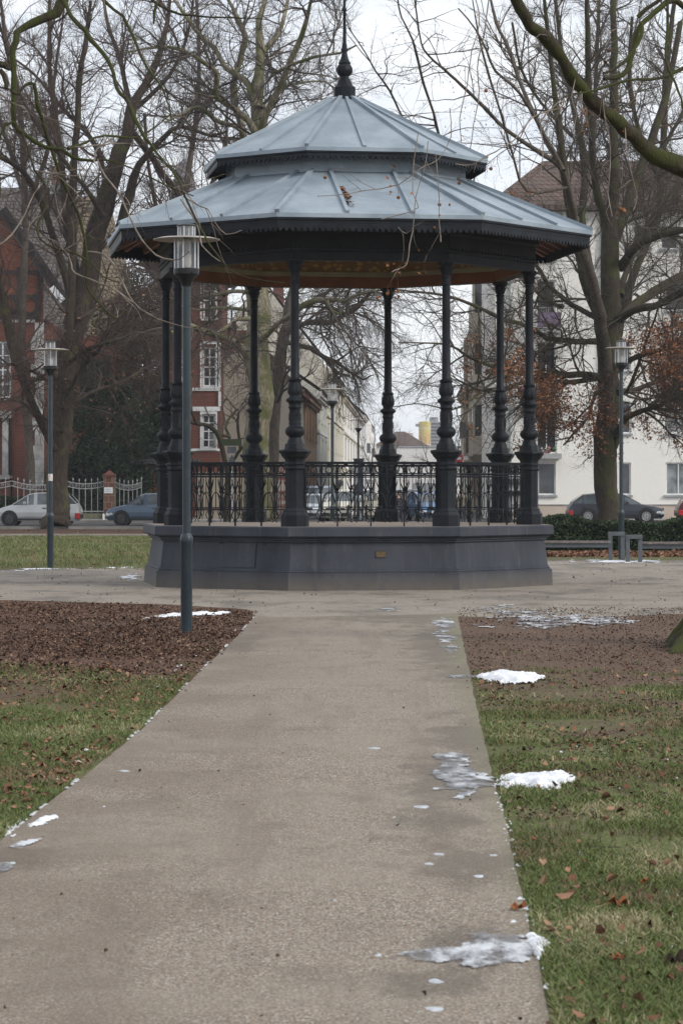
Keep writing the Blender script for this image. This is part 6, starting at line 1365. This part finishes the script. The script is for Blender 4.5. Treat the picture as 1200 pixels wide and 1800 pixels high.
def scatter_lawn(rng, side, n, y0, y1, dens_pow=2.2):
    y = y0*((y1/y0)**rng.random(n)) ; hw = y*600/F+1.3
    if side > 0: e = xr_path(y); x = e+.015+(np.maximum(hw-e,.1))*rng.random(n)
    else: e = xl_path(y); x = e-.015-(np.maximum(hw+e,.1))*rng.random(n); 
    ok = (x < hw) if side > 0 else (x > -hw)
    x, y = x[ok], y[ok]; q = vnoise(rng,x,y,1.0)
    y2 = y if side > 0 else y-1.5; pr = np.clip((q-.38)*2.8+.40, .06, 1)*(.10+.90*np.clip((22.5-y2+(q-.5)*8)/8, 0, 1))*np.clip((24.5-y2+(q-.5)*16)/6, 0, 1)
    k_ = rng.random(len(x)) < pr; return x[k_], y[k_]
rng = np.random.default_rng(77)
x, y = scatter_lawn(rng, 1, 420000, 7.6, 27); grass('lawn_grass', 'short green winter grass right of the path', x, y, rng, .026)
x, y = scatter_lawn(rng, -1, 320000, 9.5, 27); grass('lawn_grass', 'thin green winter grass left of the path', x, y, rng, .026)
rng = np.random.default_rng(78); n = 90000; y = rng.uniform(52.6,88,n); x = -rng.uniform(2.6,15,n); q = vnoise(rng,x,y,.35); k_ = (rng.random(n) < np.clip((q-.3)*2.2,.12,1)) & (np.hypot(x-GX,y-GY) > 7.6)
grass('lawn_grass', 'green lawn strip beyond the gravel on the far left', x[k_], y[k_], rng, .07)
dm = rnd_mat('fallen_leaf_dark', [(.026,.015,.011),(.055,.031,.022),(.10,.056,.036),(.12,.07,.045),(.28,.18,.12)]); lm2 = rnd_mat('fallen_leaf_tan', [(.09,.042,.025),(.18,.085,.05),(.32,.19,.12)])
def litter(name, lab, x, y, size, m, z=.012, flat=.75):
    n = len(x); P_ = np.stack([x,y,np.full(n,z)+rng.random(n)*.012],1); o = leaf_quads(rng, name, P_, size, m, None, flat=flat, curl=.5, aspect=.75); return tag(o, lab, 'leaves', kind='stuff')
n = 34000; y = rng.uniform(20.5,38,n); x = -y*600/F-.3+(xl_path(y)+y*600/F+.3)*rng.random(n)**.9; x += rng.normal(0,.05,n)*(rng.random(n)<.5)-.02; k_ = (rng.random(n) < np.clip((y-20.5)/6,0,1)) & ((vnoise(rng,x,y,.9)+rng.random(n)*.6) > .70); x, y = x[k_], y[k_]; k_ = y < np.interp(x, [-6,-4.7,-2.6,-1.2], [38.5,38.4,37.0,35.0]); litter('leaf_litter', 'dark brown leaf litter covering the bed left of the path', x[k_], y[k_], .030, dm, .008, .9)
n = 1700; y = 11.5*((25/11.5)**rng.random(n)); x = -y*600/F-.2+(xl_path(y)+y*600/F+.2)*rng.random(n)**.8-.03; k_ = vnoise(rng,x,y,1.5)+rng.random(n)*.5 > .55+.3*(y<14); litter('fallen_leaves', 'brown fallen leaves scattered over the left lawn', x[k_], y[k_], .036, lm2, .018, .9)
n = 330; y = 7.8*((24/7.8)**rng.random(n)); e = xr_path(y); x = e+.05+(y*600/F-e+.2)*rng.random(n); k_ = vnoise(rng,x,y,1.5)+rng.random(n)*.5 > .5; litter('fallen_leaves', 'brown fallen leaves scattered over the right lawn', x[k_], y[k_], .042, lm2, .026, .75)
n = 16000; y = rng.uniform(13,36,n); e = xr_path(y); x = e+.02+(y*600/F-e+.2)*rng.random(n); k_ = vnoise(rng,x,y,.9)+rng.random(n)*.6 > .70; litter('leaf_litter', 'fine dark leaf litter on the bare soil right of the path', x[k_], y[k_], .022, dm, .008, .9)
n = 900; y = rng.uniform(34,58,n); x = rng.uniform(-6,8,n); k_ = (np.hypot(x-GX,y-GY) > 3.7) & (np.abs(x) < y*.13); litter('plaza_debris', 'dark twigs, seed balls and leaf scraps on the gravel around the bandstand', x[k_], y[k_], .028, dm, .008, .9)
n = 110; y = 8*((33/8)**rng.random(n)); x = xl_path(y)+(xr_path(y)-xl_path(y))*np.where(rng.random(n)<.5, rng.random(n)**2.5, 1-rng.random(n)**2.5); litter('path_debris', 'small leaf scraps on the gravel path', x, y, .018, dm, .011, .9)
n = 5200; y = rng.uniform(62.2,65.9,n); x = rng.uniform(3.8,10.5,n); litter('fallen_leaves', 'brown leaves heaped under the hedge behind the benches', x, y, .10, lm2, .02)
n = 500; y = rng.uniform(52,104,n); x = rng.uniform(-13,-3,n); litter('fallen_leaves', 'sparse leaves on the far lawn left of the bandstand', x, y, .07, lm2, .02)
rng = np.random.default_rng(31); n = 46; y = 9*((36/9)**rng.random(n)); x = rng.uniform(-1,1,n)*y*.13; ok_ = (x < xl_path(y)+.15)|(x > xr_path(y)-.12); x, y = x[ok_], y[ok_]; n = len(x); a = rng.uniform(0,pi,n); L = rng.uniform(.05,.22,n); pt = np.stack([np.stack([x+L*cos_*t*np.cos(a)*1.0, y+L*t*np.sin(a), np.full(n,.014)+.006*t*t],1) for t, cos_ in ((-.5,1),(-.15,1.1),(.2,.9),(.5,1))],1)
V_, Q_ = tubes_np(pt, np.full((n,4),.0022)*np.array([1,.9,.7,.3]), 4); tag(np_mesh('fallen_twigs', V_, Q_, T_olive, None), 'thin fallen twigs lying on path and lawn', 'twigs', kind='stuff')
# single big leaves on the right
for i,(px,py,s_,lb) in enumerate(((910,1603,.07,'curled brown plane leaf on the right path edge'),(1085,1598,.085,'large orange-brown plane leaf on the lawn right of the path'),(1190,1702,.09,'dark curled plane leaf at the lower right edge'),(1085,1698,.06,'tan leaf on the lawn above the lower right corner'),(1132,1560,.05,'pale tan leaf near the right edge of the lawn'))):
    g_ = G(px,py); rr = random.Random(i); m = MB(); R3 = Matrix.Rotation(rr.uniform(0,6),3,'Z')@Matrix.Rotation(rr.uniform(-.3,.3),3,'X'); n_ = 20
    ring_ = [Vector((cos(t)*(1-.35*abs(sin(2.5*t)))*s_*.5, sin(t)*(1-.35*abs(sin(2.5*t)))*s_*.5, .35*s_*cos(2*t)**2)) for t in np.linspace(0,2*pi,n_,endpoint=False)]
    m.add([Vector((0,0,.0))]+[R3@q for q in ring_], [(0,1+j,1+(j+1)%n_) for j in range(n_)]); m.tube([R3@Vector((-.5*s_,0,.1*s_)), R3@Vector((-.95*s_,.1*s_,.02*s_))], .0012, 4)
    lo_ = m.build('plane_leaf', [nleaf if i != 2 else dm][0]); lo_.location = (g_[0], g_[1], .022 if px > 960 else .012); tag(lo_, lb, 'leaf', 'large plane leaves on the ground')
# snow and ice
def patch(name, lab, cat, poly_px, thick, m, seed, cell=.02, rough_=.5, cut=.25, z0=.008, kind=None, group=None, nsc=6, ext=None):
    pg = np.array([G(*p) for p in poly_px]); x0,y0 = pg.min(0); x1,y1 = pg.max(0); rng = np.random.default_rng(seed)
    cx_ = max(cell, (x1-x0)/220); cy_ = max(cell*1.6, (y1-y0)/220); nx, ny = int((x1-x0)/cx_)+3, int((y1-y0)/cy_)+3
    xs = x0-cx_+np.arange(nx)*cx_; ys = y0-cy_+np.arange(ny)*cy_; X, Y = np.meshgrid(xs, ys, indexing='ij'); X = X+rng.uniform(-.3,.3,X.shape)*cx_; Y = Y+rng.uniform(-.3,.3,Y.shape)*cy_
    ins = np.zeros(X.shape, bool); dist = np.full(X.shape, 9.0); K = len(pg)
    for i in range(K):
        a, b = pg[i], pg[(i+1)%K]; c = ((a[1] > Y) != (b[1] > Y)); xi = (b[0]-a[0])*(Y-a[1])/(b[1]-a[1]+1e-12)+a[0]; ins ^= c & (X < xi)
        L2 = ((b-a)**2).sum(); t = np.clip(((X-a[0])*(b[0]-a[0])+(Y-a[1])*(b[1]-a[1]))/L2,0,1); dist = np.minimum(dist, np.hypot(X-a[0]-t*(b[0]-a[0]), Y-a[1]-t*(b[1]-a[1])))
    W_ = min(x1-x0, y1-y0)*.38; f = np.clip(dist/W_,0,1)**.7*ins; sx, sy = 1.0, .45
    def nn(s): v = vnoise(rng,(X-x0)*sx+.3,(Y-y0)*sy+.3,s); return v
    nz = .42*nn(nsc)+.30*nn(nsc*2.7)+.28*nn(nsc*6.5); nz = np.clip((nz-.22)/.56, 0, 1)
    lump = .5*vnoise(rng,X-x0+.2,Y-y0+.2,nsc*2)+.5*vnoise(rng,X-x0+.2,Y-y0+.2,nsc*5.5)
    H = f-(1-nz)*rough_; H[~ins] = -1; up = H > 0; Hh = z0+np.where(up, np.minimum(1,np.maximum(H,0)*2)**.6*(.55+.5*lump)*thick, -.004)
    idx = np.arange(nx*ny).reshape(nx,ny); keep = up[:-1,:-1]|up[1:,:-1]|up[:-1,1:]|up[1:,1:] if thick > .012 else up[:-1,:-1]&up[1:,:-1]&up[:-1,1:]&up[1:,1:]
    Q = np.stack([idx[:-1,:-1],idx[1:,:-1],idx[1:,1:],idx[:-1,1:]],-1)[keep]; V = np.stack([X,Y,Hh],-1).reshape(-1,3)
    used = np.unique(Q); mp_ = np.full(len(V),-1); mp_[used] = np.arange(len(used)); o = np_mesh(name, V[used], mp_[Q], m, None, smooth=True, rnd=np.clip(H.reshape(-1)[used]*(2.0 if m is ice else 3.0),-1,1)); return tag(o, lab, cat, group, kind or ('stuff' if rough_ >= .95 else None))
snw, ice = M['snow'], M['ice']; gS = 'patches of old snow'
patch('ice_patch', 'large grey-white ice patch across the right edge of the path, nearest the camera', 'ice', [(688,1683),(720,1668),(795,1665),(798,1645),(830,1636),(880,1630),(905,1645),(935,1650),(962,1668),(955,1688),(925,1700),(870,1708),(820,1712),(780,1700),(730,1698),(692,1694)], .012, ice, 1, .007, 0.55, .22, .009, nsc=8)
patch('snow_patch', 'small rim of white snow where the nearest ice patch meets the lawn', 'snow', [(918,1650),(945,1648),(970,1664),(960,1684),(945,1695),(930,1680),(925,1664)], .018, snw, 2, .006, 0.7, .3, .010, group=gS, nsc=14)
patch('ice_patch', 'grey ice patch on the path beside the white snow heap', 'ice', [(745,1330),(790,1322),(830,1330),(835,1352),(880,1370),(882,1385),(850,1392),(830,1410),(780,1412),(790,1396),(750,1392),(765,1376),(748,1365),(760,1350)], .008, ice, 3, .012, 0.65, .33, .009, nsc=5)
patch('snow_patch', 'long bright heap of snow lying from the path edge into the right lawn', 'snow', [(858,1378),(872,1366),(900,1368),(935,1366),(955,1361),(1008,1361),(1022,1373),(1005,1391),(960,1396),(930,1392),(905,1390),(890,1404),(872,1402),(864,1390)], .050, snw, 4, .012, .66, .2, .006, group=gS, nsc=9)
patch('snow_patch', 'narrow bright strip of snow at the path edge, farther than the long heap', 'snow', [(830,1194),(850,1186),(900,1187),(945,1188),(966,1193),(950,1203),(900,1205),(850,1203)], .065, snw, 5, .018, .85, .15, .006, group=gS, nsc=7)
patch('ice_patch', 'thin streak of ice on the path left of the narrow snow strip', 'ice', [(775,1188),(820,1188),(850,1190),(850,1196),(820,1195),(778,1193)], .006, ice, 6, .018, 0.6, .2, .009, nsc=5)
patch('snow_patch', 'low ridge of snow beside the large lamp post', 'snow', [(240,1091),(262,1083),(300,1078),(320,1079),(350,1077),(410,1079),(412,1082),(350,1084),(320,1086),(265,1090)], .045, snw, 7, .03, .95, .18, .006, group=gS, nsc=4)
patch('snow_patch', 'crumbly white snow along the left path edge at the frame side', 'snow', [(2,1476),(30,1456),(60,1440),(95,1437),(108,1428),(118,1434),(100,1448),(60,1460),(18,1484)], .025, snw, 8, .010, 1.0, .42, .006, group=gS, nsc=9)
patch('snow_patch', 'thin scattered snow and ice near the right root flare along the gravel edge', 'snow', [(800,1078),(830,1065),(900,1060),(1000,1072),(1100,1082),(1165,1088),(1180,1098),(1120,1104),(1020,1108),(960,1112),(900,1108),(840,1114),(820,1130),(808,1100)], .010, ice, 9, .022, 1.35, .60, .008, group=gS, nsc=5)
patch('snow_patch', 'thin streaks of snow across the path end in front of the plinth', 'snow', [(620,1070),(660,1062),(720,1064),(800,1072),(830,1064),(900,1060),(940,1066),(880,1074),(800,1082),(700,1078),(640,1074)], .010, ice, 10, .03, 1.15, .50, .009, group=gS, nsc=3)
patch('snow_patch', 'long thin snow strip on the gravel edge under the benches', 'snow', [(962,984),(1040,983),(1200,984),(1210,989),(1120,993),(1040,991),(965,992)], .012, snw, 11, .05, 1.3, .36, .006, group=gS, nsc=1.5)
patch('snow_patch', 'thin snow strip along the far lawn edge left of the bandstand', 'snow', [(-10,1000),(80,998),(200,996),(252,994),(252,1000),(150,1001),(40,1006),(-10,1006)], .012, snw, 12, .04, 1.2, .36, .006, group=gS, nsc=2)
patch('snow_patch', 'thin dusting of snow on the gravel left of the plinth corner', 'snow', [(200,1012),(255,1004),(256,1020),(215,1022)], .012, snw, 13, .03, 1.4, .5, .006, group=gS, nsc=3)
patch('ice_patch', 'small ice streaks on the lower left of the path', 'ice', [(-5,1492),(40,1480),(80,1476),(75,1484),(50,1500),(10,1498)], .006, ice, 14, .008, 0.8, .4, .009, nsc=7)
patch('ice_patch', 'pale ice streak at the left frame edge of the path', 'ice', [(-20,1520),(35,1518),(38,1526),(15,1538),(-20,1540)], .006, ice, 15, .008, 0.7, .35, .009, nsc=7)
patch('ice_patch', 'grey film of ice on the right side of the path near the plinth', 'ice', [(755,1085),(800,1085),(815,1120),(820,1165),(790,1180),(770,1150),(750,1110)], .004, ice, 16, .025, 1.2, .66, .008, nsc=2.5)
patch('snow_patch', 'thin snow edge on the near side of the gravel left of the leaf bed', 'snow', [(-10,1053),(100,1056),(240,1060),(300,1063),(240,1065),(90,1060),(-10,1057)], .01, snw, 17, .04, 1.25, .42, .005, group=gS, nsc=2)
# thin line of snow caught along the left path edge
m = MB(); rr = random.Random(9)
E2 = [p for p in Lg if p[1] > 11]
for (a, b) in zip(E2, E2[1:]):
    n_ = int(math.dist(a,b)/.06)
    for i in range(n_):
        dens = sin(i*.13+a[1])+.6*sin(i*.41+a[1]*3)
        if rr.random() > .10+.42*dens: continue
        t = i/n_; x_ = a[0]+(b[0]-a[0])*t; y_ = a[1]+(b[1]-a[1])*t; r_ = rr.uniform(.006,.016)*(1.5 if dens > .9 else 1)
        m.add([(x_-.01, y_, .006+r_*.45)]+[(x_-.01+r_*1.1*cos(q)*rr.uniform(.6,1.2), y_+.045*sin(q)*rr.uniform(.7,1.2), .004) for q in np.linspace(0,2*pi,8)[:-1]], [(0,1+j,1+(j+1)%7) for j in range(7)])
tag(m.build('snow_line', mat('snow_line', (.48,.49,.50), .7, .2, 30), smooth=True), 'broken thin line of old snow along the left path edge', 'snow', kind='stuff')
# icy crumbs and drips
rng = np.random.default_rng(5); m = MB(); rr = random.Random(2)
def crumb(px, py, r):
    g_ = G(px, py); n_ = 7; a0 = rr.random()*6; rad = [r*rr.uniform(.6,1.3) for _ in range(n_)]
    r2 = r*.35; m.add([(g_[0]+rr.uniform(-r,r)*.3,g_[1],.010+r2)]+[(g_[0]+rad[j]*cos(a0+2*pi*j/n_), g_[1]+rad[j]*1.6*sin(a0+2*pi*j/n_), .004) for j in range(n_)], [(0,1+j,1+(j+1)%n_) for j in range(n_)])
for _ in range(46):
    t = rr.random()**1.6; crumb(868+t*72+abs(rr.gauss(0,9)), 1392+t*300, .003+rr.random()**2*.011)
for _ in range(70): crumb(rr.uniform(900,1200), rr.uniform(1280,1790), .003+rr.random()**2*.012)
for _ in range(60):
    t = rr.random()**1.3; crumb(8+t*430+rr.gauss(0,3), 1476-t*385+ (0 if t>.5 else 0)-abs(rr.gauss(0,3)) - 28*sin(pi*t), .006+rr.random()*.012)
for px,py,r in ((1043,1648,.018),(1091,1664,.018),(1002,1664,.02),(1000,1668,.02),(975,1694,.02),(941,1628,.016),(962,1737,.022)): crumb(px,py,r)
tag(m.build('snow_crumbs', mat('snow_crumb', (.62,.64,.67), .7, .12, 30), smooth=True), 'crumbs of old snow scattered along the path edges and lawn', 'snow', kind='stuff')
m = MB()
for px,py,r in ((655,1317,.045),(773,1504,.03),(752,1521,.025),(840,1543,.035),(867,1506,.02),(737,1420,.05),(664,1682,.018),(764,1728,.03),(762,1777,.03),(218,1357,.035),(183,1420,.012),(588,1586,.01),(693,1439,.012)): crumb(px,py,r)
for v_ in range(len(m.v)):
    m.v[v_] = (m.v[v_][0], m.v[v_][1], min(m.v[v_][2], .011)+.001)
tag(m.build('ice_spots', mat('ice_spot', (.42,.44,.47), .4, .3, 20)), 'few small frozen spots dotted over the gravel path', 'ice', kind='stuff')
# ------------------------------------------------------------------ haze
k = bpy.data.materials.new('haze'); k.use_nodes = True; k.node_tree.nodes.clear(); on = k.node_tree.nodes.new('ShaderNodeOutputMaterial'); pv = k.node_tree.nodes.new('ShaderNodeVolumePrincipled')
pv.inputs['Color'].default_value = (.93,.96,1,1); pv.inputs['Density'].default_value = .00028; pv.inputs['Anisotropy'].default_value = .2; k.node_tree.links.new(pv.outputs[0], on.inputs['Volume'])
if HAZE:
    m = MB(); m.b(-260,260,-30,960,-1.2,34); hz = m.build('haze', k); hz['kind'] = 'stuff'; hz['label'] = 'thin winter haze over the park and street'
